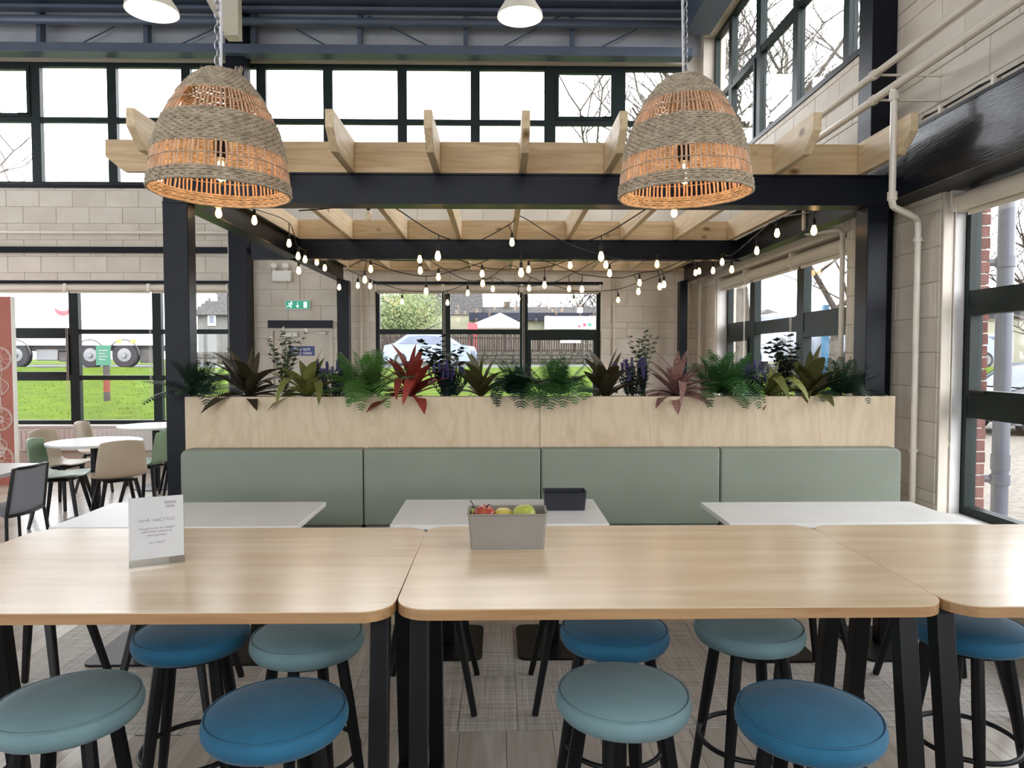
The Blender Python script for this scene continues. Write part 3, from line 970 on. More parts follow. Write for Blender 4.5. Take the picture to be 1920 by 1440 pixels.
# second drop behind the pergola at the far right window
q = PX(1508, 430, 2.5); q2 = PX(1578, 436, 2.7)
o = pipe('drop_pipe', [q + Vector((0, 0, .75)), q, q + Vector((.02, .01, -.03)), Vector((2.68, q2.y, q.z - .04)), Vector((2.71, q2.y, q.z - .07)), Vector((2.71, q2.y, 0))], .02,
         'cream pipe stepping down beside the far right window behind the pergola')
q = PX(1288, 490, 2.62); q2 = PX(1310, 533, 2.7)
o = pipe('drop_pipe', [q + Vector((0, 0, .5)), PX(1288, 528, 2.62), Vector((2.72, q2.y, PX(1308, 532, 2.7).z)), Vector((2.72, q2.y, 0))], .02,
         'cream pipe in the back right corner by the rear pergola post')
jx = PX(1284, 538, 2.6)
tag(MB().box(jx.x - .04, jx.x + .05, jx.y - .03, jx.y + .03, jx.z - .06, jx.z + .06).build('junction_box', M['whitep'], bevel=.005), 'small white junction box on the rear right pergola post', 'box')
for px, lb in ((1151, 'thin cream conduit on the back wall right of the centre window'), (677, 'thin cream conduit on the back wall left of the centre window')):
    x = PY(px, 600, YW - .03).x
    tag(MB().tube([(x, YW - .03, 0), (x, YW - .03, 2.72)], .014, 8).build('conduit', M['pipe'], smooth=True), lb, 'conduit')
a = PY(428, 436, YW - .1)
pp = pipe('drop_pipe', [(XL, YW - .1, a.z), (a.x, YW - .1, a.z), (a.x + .005, YW - .1, PY(430, 515, YW - .1).z), (a.x + .06, YW - .1, PY(434, 520, YW - .1).z)], .022,
          'cream pipe running along the back wall and down beside the dark column')

# ---- radiator under the left windows
rx0, rx1, rz0, rz1 = PY(25, 820, 9.85).x, PY(300, 820, 9.85).x, PY(100, 845, 9.85).z, PY(100, 803, 9.85).z
rd = thing('radiator', ((rx0 + rx1) / 2, 9.88, rz0), 'long white panel radiator under the left windows', 'radiator')
MB().box(rx0, rx1, 9.83, 9.9, rz0, rz1).build('panel', M['white'], rd, world=True, bevel=.008)
n = 60
for k in range(n):
    x = rx0 + .03 + (rx1 - rx0 - .06) * (k + .5) / n
    if k % 2 == 0: MB().box(x - .011, x + .011, 9.822, 9.832, rz0 + .03, rz1 - .03).build('flute', M['white'], rd, world=True, bevel=.004)
MB().box(rx0, rx1, 9.82, 9.905, rz1, rz1 + .012).build('top_grille', M['white'], rd, world=True)
# ================================================================== PERGOLA
YB = 4.72
zB0, zB1 = PY(960, 383, YB).z, PY(960, 325, YB).z      # steel beam bottom/top
zT = PY(960, 265.5, YB).z                               # timber top
YM = (zB0 - CAM_H) / (PY(960, 486, 1.0).z - CAM_H)      # mid beam
YE = 9.9
RXs = [-2.09 + .562 * k for k in range(9)]
RXs[8] = 2.41
perg = thing('pergola', (0.2, 7.3, 0), 'black steel pergola with pale timber rafters standing over the planter', 'pergola')
pX0, pX1 = PY(308, 600, YB).x, PY(355, 600, YB).x
qX0, qX1 = PY(1624, 600, YB).x, PY(1662, 600, YB).x
posts = [(pX0, pX1, YB + .0, YB + .12), (qX0, qX1, YB + .0, YB + .16)]
YR = 9.45
posts += [(PY(632, 600, YR).x, PY(654, 600, YR).x, YR, YR + .15), (PY(1275, 600, YR).x, PY(1289, 600, YR).x, YR, YR + .15)]
for (a, b, c, d) in posts:
    MB().box(a, b, c, d, 0.0, zB0).build('post', M['steel'], perg, world=True, bevel=.004)
# H-section front and mid beams: web plus flanges
def hbeam(x0, x1, y0, y1):
    m = MB()
    m.box(x0, x1, y0, y1, zB1 - .012, zB1).box(x0, x1, y0, y1, zB0, zB0 + .012).box(x0, x1, y0 + .012, y0 + .05, zB0 + .012, zB1 - .012)
    return m
hbeam(pX0, qX1 + .02, YB, YB + .16).build('cross_beam', M['steel'], perg, world=True)
hbeam(PY(690, 470, YM).x - 1.2, qX1 - .06, YM, YM + .12).build('cross_beam', M['steel'], perg, world=True)
sxl = pX1 - .12
for x0, x1 in ((sxl, sxl + .12), (qX0 + .0, qX0 + .12)):
    m = MB().box(x0, x1, YB + .162, YR + .15, zB1 - .012, zB1).box(x0, x1, YB + .162, YR + .15, zB0, zB0 + .012)
    m.box(x0 + .045, x0 + .075, YB + .162, YR + .15, zB0 + .012, zB1 - .012)
    m.build('side_beam', M['steel'], perg, world=True)
Yf, Yc = .873 * YB, .90 * YB
z1 = PY(960, 240, Yf).z
rt_ = .048
for k, x in enumerate(RXs):
    poly = [(Yf, zT), (Yf, z1), (Yc, zB1 + .001), (YM + .04, zB1 + .001), (YM + .04, zT)]
    MB().prism(poly, 'x', x - rt_ / 2, x + rt_ / 2).build('rafter', M['piney'], perg, world=True, bevel=.003)
    MB().box(x - rt_ / 2, x + rt_ / 2, YM + .085, YE - .05, zB1 + .001, zT).build('rafter', M['piney'], perg, world=True, bevel=.003)
# fascia and noggins
xl = PY(197, 290, YB).x
zc = PY(197, 293, YB).z
MB().prism([(xl, zT), (xl, zc), (PY(232, 327, YB).x, zB1 + .001), (RXs[0] - rt_ / 2, zB1 + .001), (RXs[0] - rt_ / 2, zT)], 'y', YB, YB + .045).build('fascia_end', M['pine'], perg, world=True, bevel=.003)
for k in range(8):
    a, b = RXs[k] + rt_ / 2 + .001, RXs[k + 1] - rt_ / 2 - .001
    MB().box(a, b, YB + .002, YB + .045, zB1 + .001, zT - random.uniform(0, .006)).build('noggin', M['pine'], perg, world=True, bevel=.003)
    MB().box(a, b, YM + .04, YM + .085, zB1 + .001, zT - random.uniform(0, .006)).build('noggin', M['pine'], perg, world=True, bevel=.003)
MB().box(RXs[0] - .1, XR - .05, YE - .05, YE + .02, zB1 - .02, zT).build('ledger', M['pine'], perg, world=True, bevel=.003)
for x in RXs:
    MB().box(x - rt_ / 2 - .006, x + rt_ / 2 + .006, YE - .12, YE - .051, zB1 - .006, zB1 + .09).build('joist_hanger', M['pipe'], perg, world=True)

# ================================================================== PLANTER AND BENCH
zP1, zP0 = PY(960, 743.5, 4.6).z, PY(960, 838, 4.6).z
pl0, pl1, plm = PY(347, 790, 4.6).x, PY(1678, 790, 4.6).x, PY(1012, 790, 4.6).x
planter = thing('planter', ((pl0 + pl1) / 2, 4.65, 0), 'long birch plywood planter box filled with mixed foliage', 'planter')
MB().box(pl0, plm - .0015, 4.6, 4.618, .1, zP1).build('front_panel', M['birch'], planter, world=True, bevel=.0015)
MB().box(plm + .0015, pl1, 4.6, 4.618, .1, zP1).build('front_panel', M['birch'], planter, world=True, bevel=.0015)
YPB = 4.9
for a, b in ((pl0, pX0 - .002), (pX1 + .002, qX0 - .002), (qX1 + .002, pl1)):
    if b - a > .02: MB().box(a, b, YPB - .018, YPB, .1, zP1 - .012).build('back_panel', M['birch'], planter, world=True)
for x in (pl0, pl1 - .018): MB().box(x, x + .018, 4.618, YPB - .018, .1, zP1).build('end_panel', M['birch'], planter, world=True)
bark = mat('dark_potting_bark', S((40, 28, 24)), 0.95, col2=S((66, 46, 40)), scale=60, bump=.8, bscale=60)
MB().box(pX1 + .005, qX0 - .005, 4.62, YPB - .02, zP1 - .06, zP1 - .014).build('bark', bark, planter, world=True)
MB().box(pl0 + .02, pl1 - .02, 4.62, YPB - .02, .0, .1).build('plinth', M['black'], planter, world=True)

bench = thing('banquette', ((pl0 + pl1) / 2, 4.4, 0), 'sage green upholstered banquette running along the plywood planter', 'bench')
zb1 = zP0 + .002
def cushion(x0, x1, r0, r1):
    """upholstered back panel: rounded outer corners r0 (left) r1 (right)"""
    zb0 = .47
    poly = [(x0, zb0), (x1, zb0)]
    def arc(cx, cz, r, a0, a1, n=6):
        return [(cx + r * math.cos(R(a0 + (a1 - a0) * i / n)), cz + r * math.sin(R(a0 + (a1 - a0) * i / n))) for i in range(n + 1)]
    poly += arc(x1 - r1, zb1 - r1, r1, 0, 90) + arc(x0 + r0, zb1 - r0, r0, 90, 180)
    m = MB().prism(poly, 'y', 4.49, 4.598)
    return m
b0, b1 = PY(338, 860, 4.5).x, PY(1690, 860, 4.5).x
bs = [b0, PY(681, 860, 4.5).x, PY(1014, 860, 4.5).x, PY(1350, 860, 4.5).x, b1]
for k in range(4):
    cushion(bs[k] + .002, bs[k + 1] - .002, .05 if k == 0 else .015, .05 if k == 3 else .015).build('back_cushion', M['sage'], bench, world=True, bevel=.018, bseg=4)
    MB().box(bs[k] + .002, bs[k + 1] - .002, 4.0, 4.6, .36, .47).build('seat_cushion', M['sage'], bench, world=True, bevel=.025, bseg=4)
MB().box(b0 + .02, b1 - .02, 4.06, 4.58, 0.0, .36).build('base', M['birch'], bench, world=True)

# ================================================================== WHITE TABLES (behind the high tables)
ZW = .72
def white_table(bl_, br_, fl_, fr_, label):
    """pixel corners back-left, back-right, front-left, front-right"""
    A, B = PZ(*bl_, ZW), PZ(*br_, ZW); C, D = PZ(*fl_, ZW), PZ(*fr_, ZW)
    x0, x1 = (A.x + C.x) / 2, (B.x + D.x) / 2
    y1 = (A.y + B.y) / 2
    return x0, x1, y1
def build_white(x0, x1, y0, y1, label, rz=0):
    t = thing('dining_table', ((x0 + x1) / 2, (y0 + y1) / 2, 0), label, 'table', rz)
    w, d = (x1 - x0) / 2, (y1 - y0) / 2
    MB().box(-w, w, -d, d, ZW - .026, ZW).build('table_top', M['white'], t, bevel=.003)
    for s_ in (-1, 1):
        x = s_ * (w * .52)
        p = MB().box(x - .035, x + .035, -.035, .035, .012, ZW - .026).build('pedestal', M['black'], t, bevel=.006)
        poly = []
        hw, hd, r = .19, .23, .05
        for cx, cy, a0 in ((hw - r, hd - r, 0), (-hw + r, hd - r, 90), (-hw + r, -hd + r, 180), (hw - r, -hd + r, 270)):
            for i in range(5): poly.append((x + cx + r * math.cos(R(a0 + 22.5 * i)), cy + r * math.sin(R(a0 + 22.5 * i))))
        MB().prism(poly, 'z', 0, .012).build('base_plate', M['black'], t)
        MB().box(x - .16, x + .16, -.02, .02, ZW - .046, ZW - .026).build('spider_bracket', M['black'], t)
    return t
yb = PZ(936, 936, ZW).y
yf = yb - .62
mx0, mx1 = PZ(762, 936, ZW).x, PZ(1112, 936, ZW).x
build_white(mx0, mx1, yf, yb, 'white rectangular table with the black box on it, centre of the bench')
lx1 = PZ(611, 941, ZW).x
build_white(lx1 - 1.2, lx1, yf - .02, PZ(500, 941, ZW).y, 'white rectangular table in front of the left end of the bench')
rx0 = PZ(1312, 941, ZW).x; rx1 = PZ(1688, 943, ZW).x
build_white(rx0, rx1 + .08, yf, PZ(1450, 941, ZW).y, 'white rectangular table by the window end of the bench')

# ================================================================== HIGH TABLES
ZHT = .90
def rr_poly(x0, x1, y0, y1, r, n=7):
    p = []
    for cx, cy, a0 in ((x1 - r, y1 - r, 0), (x0 + r, y1 - r, 90), (x0 + r, y0 + r, 180), (x1 - r, y0 + r, 270)):
        for i in range(n): p.append((cx + r * math.cos(R(a0 + 90 * i / (n - 1))), cy + r * math.sin(R(a0 + 90 * i / (n - 1)))))
    return p
TF = PZ(1000, 1141, ZHT).y
TB = PZ(1000, 986, ZHT).y
jl, jr = PZ(738, 1141, ZHT).x, PZ(1799, 1141, ZHT).x
def high_table(x0, x1, label, dy=0.0, rz=0.0):
    cx, cy = (x0 + x1) / 2, (TF + TB) / 2 + dy
    t = thing('high_table', (cx, cy, 0), label, 'table', rz, None)
    w, d = (x1 - x0) / 2 - .001, (TB - TF) / 2
    top = MB().prism(rr_poly(-w, w, -d, d, .085), 'z', ZHT - .003, ZHT)
    top.build('table_top', M['oak'], t)
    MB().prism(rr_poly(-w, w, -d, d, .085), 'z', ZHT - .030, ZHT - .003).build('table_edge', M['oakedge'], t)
    m = MB()
    for s_ in (-1, 1):
        X = s_ * (w - .052)
        yc = (2.15 - cy)
        tops = (yc - .2, yc + .2); feet = (yc - .32, yc + .32)
        for a, b in zip(tops, feet):
            MB().bar((X, a, ZHT - .03), (X, b, .0), .05, .05, up=(0, 1, 0)).build('leg', M['black'], t, bevel=.002)
        MB().box(X - .025, X + .025, yc - .29, yc + .29, .1, .14).build('foot_rail', M['black'], t, bevel=.002)
        MB().box(X - .025, X + .025, yc - .24, yc + .24, ZHT - .06, ZHT - .0305).build('top_rail', M['black'], t)
    MB().box(-w + .1, w - .1, -.02 + (2.15 - cy), .02 + (2.15 - cy), ZHT - .06, ZHT - .0305).build('stretcher', M['black'], t)
    return t
high_table(jl, jr, 'oak-topped high table with the grey fruit box on it')
high_table(jl - 1.46, jl, 'oak-topped high table with the paper notice stand on it', dy=-.012, rz=R(-.3))
high_table(jr, jr + 1.46, 'oak-topped high table cut off by the right edge of the picture', dy=-.008)

# ================================================================== STOOLS
def make_stool(c):
    t = bpy.data.objects.new('bar_stool', None); COL.objects.link(t)
    H = .63
    prof = [(.04, H - .07), (.15, H - .07), (.176, H - .062), (.186, H - .045), (.187, H - .03), (.182, H - .014), (.172, H - .006), (.14, H + .006), (.09, H + .013), (.04, H + .016), (.002, H + .0165)]
    seat = MB().lathe(prof, 40).build('seat', M[c], t, smooth=True)
    MB().tube([(.1795 * math.cos(a), .1795 * math.sin(a), H - .0085) for a in [2 * math.pi * i / 48 for i in range(48)]], .0024, 5, closed=True).build('piping', M[c], seat, smooth=True)
    MB().lathe([(.13, H - .085), (.13, H - .07)], 24).build('seat_plate', M['blackwood'], t)
    for k in range(4):
        a = R(45 + 90 * k)
        p, q = Vector((.115 * math.cos(a), .115 * math.sin(a), H - .075)), Vector((.2 * math.cos(a), .2 * math.sin(a), 0))
        d = (q - p)
        MB().tube([p, p + d * .3, q], [.02, .021, .0145], 8).build('leg', M['blackwood'], t, smooth='auto')
    rr = .115 + (.2 - .115) * (1 - .22 / (H - .075)) 
    MB().tube([(rr * math.cos(a), rr * math.sin(a), .22) for a in [2 * math.pi * i / 36 for i in range(36)]], .009, 8, closed=True).build('foot_ring', M['black'], t, smooth=True)
    return t
ST = [('teal', 128, 1322, 'pale teal bar stool at the bottom left corner, cut by the frame', 8),
      ('blue', 518, 1340, 'blue bar stool in front of the left high table', 30),
      ('teal', 1168, 1305, 'pale teal bar stool in front of the middle high table', 20),
      ('blue', 1516, 1345, 'blue bar stool at the bottom right, in front of the middle high table', 52),
      ('blue', 360, 1190, 'blue bar stool on the far side of the left high table', 12),
      ('teal', 577, 1196, 'pale teal bar stool on the far side of the left high table', 38),
      ('blue', 1152, 1184, 'blue bar stool on the far side of the middle high table', 44),
      ('teal', 1404, 1177, 'pale teal bar stool on the far side of the middle high table', 6),
      ('blue', 1815, 1178, 'blue bar stool behind the right high table by the wall', 25)]
protos = {}
for c, px, py, lb, rz in ST:
    if c not in protos: o = protos[c] = make_stool(c)
    else: o = copy_tree(protos[c])
    p = PZ(px, py, .605)
    o.location = (p.x, p.y, 0); o.rotation_euler = (0, 0, R(rz))
    tag(o, lb, 'stool', 'round padded bar stools around the high tables')

# ================================================================== SHELL CHAIRS
M['shellgreen'] = mat('green_plastic_shell', S((132, 156, 128)), 0.4, col2=S((126, 150, 123)), scale=3)
M['shellbeige'] = mat('beige_plastic_shell', S((186, 170, 148)), 0.4, col2=S((180, 164, 142)), scale=3)
def shell_mesh(top=.80):
    prof = [(.215, .44, .19), (.19, .452, .205), (.10, .446, .215), (0, .436, .22), (-.10, .434, .22), (-.165, .45, .218), (-.205, .50, .215), (-.225, .58, .21), (-.24, .67, .20), (-.255, top - .02, .185), (-.258, top, .175)]
    m = MB(); nx = 8; v = []; f = []
    for i, (y, z, w) in enumerate(prof):
        t = i / (len(prof) - 1)
        for j in range(nx + 1):
            u = -1 + 2 * j / nx
            e = abs(u) ** 2.4
            back = max(0, min(1, (z - .46) / .1)) if i > 4 else 0
            v.append((u * w, y + e * .05 * back, z + e * .018 * (1 - back) - (e * .02 if i == len(prof) - 1 else 0)))
    for i in range(len(prof) - 1):
        for j in range(nx):
            a = i * (nx + 1) + j
            f.append((a, a + 1, a + nx + 2, a + nx + 1))
    m.add(v, f); return m
def make_chair(c, top=.80):
    t = bpy.data.objects.new('shell_chair', None); COL.objects.link(t)
    s = shell_mesh(top).build('shell', M[c], t, smooth=True)
    sm = s.modifiers.new('thick', 'SOLIDIFY'); sm.thickness = .012
    sb = s.modifiers.new('subd', 'SUBSURF'); sb.levels = 1; sb.render_levels = 1
    for sx in (-1, 1):
        for sy_ in (-1, 1):
            MB().bar((sx * .12, sy_ * .12, .43), (sx * .205, sy_ * .2, 0), .034, .034, up=(0, 1, 0), w2=.026, h2=.026).build('leg', M['blackwood'], t, bevel=.006)
    MB().box(-.13, .13, -.13, .13, .405, .425).build('under_frame', M['blackwood'], t, bevel=.01)
    return t
CH = [('shellgreen', (-4.06, 6.62), (1, .22), 'green shell chair at the left of the round table, nearest the mesh chair'),
      ('shellbeige', (-3.52, 6.58), (-.62, .75), 'beige shell chair with its back turned, in front of the round table'),
      ('shellgreen', (-3.63, 7.38), (-1, .12), 'green shell chair at the right rear of the round table'),
      ('shellbeige', (-4.50, 7.35), (1, -.15), 'beige shell chair behind the green one at the left of the round table'),
      ('shellbeige', (-4.62, 8.3), (1, .1), 'beige shell chair seen edge-on between the two round tables'),
      ('shellgreen', (-4.1, 9.1), (0.1, -1), 'green shell chair behind the far round table'),
      ('shellgreen', (-3.55, 7.95), (-.5, .85), 'green shell chair half hidden by the pergola post')]
cp = {}
for c, (x, y), (fx, fy), lb in CH:
    if c not in cp: o = cp[c] = make_chair(c)
    else: o = copy_tree(cp[c])
    o.location = (x, y, 0); o.rotation_euler = (0, 0, math.atan2(-fx, fy))
    tag(o, lb, 'chair', 'plastic shell chairs')
# low-backed chairs drawn up to the white tables, only their legs show under the high tables
lowc = {}
LOW = [('shellbeige', (-2.05, 3.16), 0, 'shell chair under the left white table, black legs showing at the left'),
       ('shellgreen', (-1.45, 3.2), 0, 'shell chair under the left white table, legs behind the blue stool'),
       ('shellgreen', (-.31, 3.2), 0, 'shell chair under the centre white table, left of the two'),
       ('shellbeige', (.36, 3.2), 0, 'shell chair under the centre white table, right of the two'),
       ('shellbeige', (1.42, 3.3), 4, 'shell chair under the white table at the window end, nearer the centre'),
       ('shellgreen', (2.02, 3.15), -6, 'shell chair under the white table at the window end, nearest the wall')]
for c, (x, y), rz, lb in LOW:
    if c not in lowc: o = lowc[c] = make_chair(c, .70)
    else: o = copy_tree(lowc[c])
    o.location = (x, y, 0); o.rotation_euler = (0, 0, R(rz))
    tag(o, lb, 'chair', 'chairs drawn up to the white tables')

# ================================================================== ROUND TABLES
def round_table(x, y, r, label):
    t = thing('round_table', (x, y, 0), label, 'table', group='white round cafe tables')
    MB().lathe([(r - .006, .715), (r, .722), (r, .736), (r - .004, .74)], 48).build('table_top', M['white'], t, smooth='auto')
    MB().lathe([(.04, .015), (.04, .715)], 20).build('pedestal', M['black'], t, smooth='auto')
    MB().lathe([(.24, 0), (.24, .01), (.05, .016)], 40).build('base_plate', M['black'], t, smooth='auto')
    return t
p = PZ(178, 827, .74)
round_table(p.x, p.y, .41, 'white round cafe table in the left dining area, nearer one')
p = PZ(292, 797, .74)
round_table(p.x, p.y, .41, 'white round cafe table half hidden by the pergola post, farther one')

# mesh-backed chair and the white table at the far left edge
mesh_m = mat('grey_mesh', S((128, 130, 138)), 0.7, col2=S((112, 114, 122)), scale=200, detail=2)
YS = 4.93
mc = thing('mesh_chair', (-3.4, 5.15, 0), 'grey mesh-back chair with a thin black frame at the left edge', 'chair')
TLp, TRp = PY(25, 880, 4.86), PY(89, 866, 5.2)
BLp, BRp = PY(12, 970, 4.80), PY(82, 948, 5.12)
g = MB(); v = []; f = []
n = 8
for i in range(n + 1):
    a = BLp.lerp(TLp, i / n); b = BRp.lerp(TRp, i / n)
    nr = Vector((.8, -.6, 0))
    for j in range(n + 1):
        q = a.lerp(b, j / n) + nr * (.05 * math.sin(math.pi * j / n))
        v.append(q)
for i in range(n):
    for j in range(n):
        k = i * (n + 1) + j; f.append((k, k + 1, k + n + 2, k + n + 1))
g.add(v, f)
s = g.build('mesh_back', mesh_m, mc, world=True, smooth=True)
s.modifiers.new('t', 'SOLIDIFY').thickness = .006
top = [v[n * (n + 1) + j] for j in range(n + 1)]; bot = [v[j] for j in range(n + 1)]
MB().tube([bot[0]] + [TLp] + top[1:-1] + [TRp] + [bot[-1]], .011, 8).build('back_frame', M['black'], mc, world=True, smooth='auto')
MB().tube(bot, .011, 8).build('lower_rail', M['black'], mc, world=True, smooth='auto')
dirs = Vector((-.8, .6, 0))
sl, sr = BLp + dirs * .46, BRp + dirs * .46
g = MB(); g.add([BLp, BRp, sr, sl, BLp + Vector((0, 0, -.012)), BRp + Vector((0, 0, -.012)), sr + Vector((0, 0, -.012)), sl + Vector((0, 0, -.012))],
                [(0, 1, 2, 3), (7, 6, 5, 4), (0, 4, 5, 1), (1, 5, 6, 2), (2, 6, 7, 3), (3, 7, 4, 0)])
g.build('mesh_seat', mesh_m, mc, world=True)
for q, dx in ((BLp, (.03, -.05)), (BRp, (.06, .02)), (sl, (-.04, -.02)), (sr, (-.02, .05))):
    MB().tube([q, (q.x + dx[0], q.y + dx[1], 0)], .011, 8).build('leg', M['black'], mc, world=True, smooth='auto')
ex = PZ(26, 884, .74)
et = thing('cafe_table', (ex.x - .4, ex.y + .2, 0), 'white table corner at the left edge beside the mesh-back chair', 'table')
MB().prism(rr_poly(ex.x - .8, ex.x, ex.y - .4, ex.y + .4, .05), 'z', .715, .74).build('table_top', M['white'], et, world=True)
MB().lathe([(.035, .012), (.035, .715)], 16, Matrix.Translation((ex.x - .4, ex.y, 0))).build('pedestal', M['black'], et, world=True, smooth='auto')
MB().lathe([(.22, 0), (.22, .012)], 28, Matrix.Translation((ex.x - .4, ex.y, 0))).build('base_plate', M['black'], et, world=True, smooth='auto')
# ================================================================== WOVEN PENDANT LAMPS
M['weave_grey'] = mat('seagrass_weave', S((186, 172, 150)), 0.85, col2=S((150, 136, 116)), scale=45, detail=3)
M['stick'] = mat('willow_sticks', S((216, 182, 152)), 0.7, col2=S((190, 152, 122)), scale=30, detail=3)
M['filament'] = mat('lit_filament', (1, .8, .5), 0.5, col2=(1, .78, .48), scale=2, emit=(1, .66, .3), estr=40)
M['bulbglass'] = glass_mat('bulb_glass', 0.06, (1, .93, .82))
M['chain'] = mat('galvanised_chain', S((176, 178, 182)), 0.3, 0.9, col2=S((160, 162, 168)), scale=30)
M['cord'] = mat('white_flex', S((222, 222, 226)), 0.5, col2=S((214, 214, 220)), scale=9)
LR, LH = .212, .372
LP = [(0, 1.0), (.03, .995), (.1, .985), (.2, .965), (.3, .935), (.42, .885), (.54, .82), (.66, .735), (.78, .615), (.88, .49), (.95, .375), (1.0, .27)]
def lrad(t):
    for (a, b), (c, d) in zip(LP, LP[1:]):
        if t <= c: return LR * (b + (d - b) * (t - a) / (c - a))
    return LR * LP[-1][1]
NS = 84
def weave_band(t0, t1, sp=.0068):
    m = MB()
    n = int((t1 - t0) * LH / sp)
    for k in range(n):
        t = t0 + (t1 - t0) * (k + .5) / n
        r = lrad(t)
        pts = []
        seg = NS * 2
        jz = random.uniform(-.0006, .0006)
        for i in range(seg):
            a = 2 * math.pi * i / seg
            w = .0034 * math.cos(math.pi * (i / 2 + k)) * (1 if i % 2 == 0 else 0)
            rr = r + w + .0005 * math.sin(i * 1.7 + k)
            pts.append((rr * math.cos(a), rr * math.sin(a), t * LH + jz + .0006 * math.sin(a * 5 + k)))
        m.tube(pts, sp * .66, 5, closed=True)
    return m
def ring(t, r_add, rad, seg=72):
    r = lrad(t) + r_add
    return MB().tube([(r * math.cos(2 * math.pi * i / seg), r * math.sin(2 * math.pi * i / seg), t * LH + .0008 * math.sin(i * .9)) for i in range(seg)], rad, 5, closed=True)
def make_pendant():
    t = bpy.data.objects.new('pendant_lamp', None); COL.objects.link(t)
    for a, b in ((0, .10), (.30, .585), (.78, 1.0)):
        weave_band(a, b).build('woven_band', M['weave_grey'], t, smooth=True, kind='stuff')
    for (a, b) in ((.09, .31), (.575, .79)):
        m = MB()
        for i in range(NS):
            if a > .5 and i in (58, 59, 60, 61): continue
            th = 2 * math.pi * (i + random.uniform(-.18, .18)) / NS
            pts = []
            for k in range(4):
                tt = a + (b - a) * k / 3
                r = lrad(tt) + random.uniform(-.001, .001)
                th2 = th + random.uniform(-.006, .006)
                pts.append((r * math.cos(th2), r * math.sin(th2), tt * LH))
            m.tube(pts, .0036 if a < .5 else .003, 4, cap=False)
        m.build('willow_stakes', M['stick'], t, smooth=True, kind='stuff')
    for tt in (.20, .685): ring(tt, .003, .0017).build('binding_thread', M['weave_grey'], t, smooth=True)
    ring(0, 0, .005).build('rim', M['weave_grey'], t, smooth=True)
    ring(1.0, 0, .005).build('top_ring', M['weave_grey'], t, smooth=True)
    # flex, holder and filament bulb
    z0 = LH * .29
    MB().lathe([(.02, z0), (.022, z0 + .02), (.022, z0 + .06), (.012, z0 + .075)], 16).build('lamp_holder', M['black'], t, smooth='auto')
    b = MB().lathe([(.002, z0 - .085), (.018, z0 - .08), (.029, z0 - .062), (.031, z0 - .045), (.025, z0 - .022), (.016, z0)], 16, cap=False).build('bulb', M['bulbglass'], t, smooth=True)
    m = MB()
    for k in range(4):
        a = math.pi / 2 * k + .4
        m.tube([(.006 * math.cos(a), .006 * math.sin(a), z0 - .01), (.013 * math.cos(a + .3), .013 * math.sin(a + .3), z0 - .066)], .0028, 6)
    m.build('filament', M['filament'], b)
    MB().tube([(0, 0, z0 + .07), (.0, 0, LH + .1), (0, 0, ZC - 2.1)], .0045, 6).build('flex', M['cord'], t)
    return t
def chain(parent, x, z0, z1, tw):
    m = MB(); n = int((z1 - z0) / .024)
    for k in range(n):
        zc = z0 + .024 * k
        pts = []
        for i in range(10):
            a = 2 * math.pi * i / 10
            u, w = .0075 * math.cos(a), .0165 * math.sin(a)
            q = (k % 2) * math.pi / 2 + tw
            pts.append((x + u * math.cos(q), u * math.sin(q), zc + w))
        m.tube(pts, .0022, 5, closed=True)
    m.build('chain', M['chain'], parent, smooth=True, kind='stuff')
lampA = make_pendant()
p = PY(414, 362, 2.3)
lampA.location = p
tag(lampA, 'woven seagrass pendant lamp hanging at the left with a ragged top', 'pendant lamp', 'woven pendant lamps')
lampB = copy_tree(lampA)
q = PY(1284, 366, 2.34)
lampB.location = q; lampB.rotation_euler = (R(-1.5), R(0), R(115))
tag(lampB, 'woven seagrass pendant lamp hanging at the right with a neat top', 'pendant lamp', 'woven pendant lamps')
lampA.rotation_euler = (0, R(1.0), 0)
chain(lampA, -.012, LH - .005, 4.6, .4); chain(lampB, -.012, LH - .005, 4.6, .2)
rg = MB()
for k in range(9):
    a = random.uniform(0, 6.28)
    rg.tube([(lrad(1) * .9 + .01 * math.cos(a), .01 * math.sin(a), LH - .01), (lrad(1) + .012 * math.cos(a), .012 * math.sin(a), LH + random.uniform(.01, .035))], [.004, .0015], 4)
for k in range(5):
    a = random.uniform(2.2, 4)
    rg.tube([(lrad(1) * math.cos(a), lrad(1) * math.sin(a), LH - .004), (lrad(1) * math.cos(a) * 1.02, lrad(1) * math.sin(a) * 1.02, LH + random.uniform(.008, .02))], [.003, .001], 4)
rg.build('frayed_ends', M['weave_grey'], lampA, smooth=True, kind='stuff')
for L, pw in ((p, 2.3), (q, 2.3)):
    d = bpy.data.lights.new('bulb_light', 'POINT'); d.energy = pw; d.color = (1, .58, .34); d.shadow_soft_size = .02
    o = bpy.data.objects.new('bulb_light', d); COL.objects.link(o); o.parent = lampA if L is p else lampB
    o.location = (0, 0, LH * .29 - .05)

# high-bay dish lamps near the roof
dish = mat('white_enamel_dish', S((236, 230, 214)), 0.35, col2=S((230, 224, 208)), scale=5)
disc_lit = mat('lit_diffuser', (1, .97, .88), 0.5, col2=(1, .96, .86), scale=2, emit=(1, .96, .86), estr=14)
def highbay(px, py, Y, w, label):
    c = PY(px, py, Y); r = w / 2
    t = thing('highbay_lamp', c, label, 'lamp', group='dish lamps under the roof')
    MB().lathe([(r, 0), (r * .985, .03), (r * .72, .11), (r * .66, .14), (r * .66, .2), (r * .2, .24), (.03, .3)], 32, cap=False).build('dish', dish, t, smooth='auto')
    MB().lathe([(r * .64, .112), (r * .62, .118), (.01, .118)], 32).build('diffuser', disc_lit, t)
    MB().tube([(0, 0, .28), (0, 0, ZC - c.z)], .012, 8).build('suspension_rod', M['chain'], t)
highbay(285, 22, 5.8, .40, 'white dish lamp under the roof at the upper left')
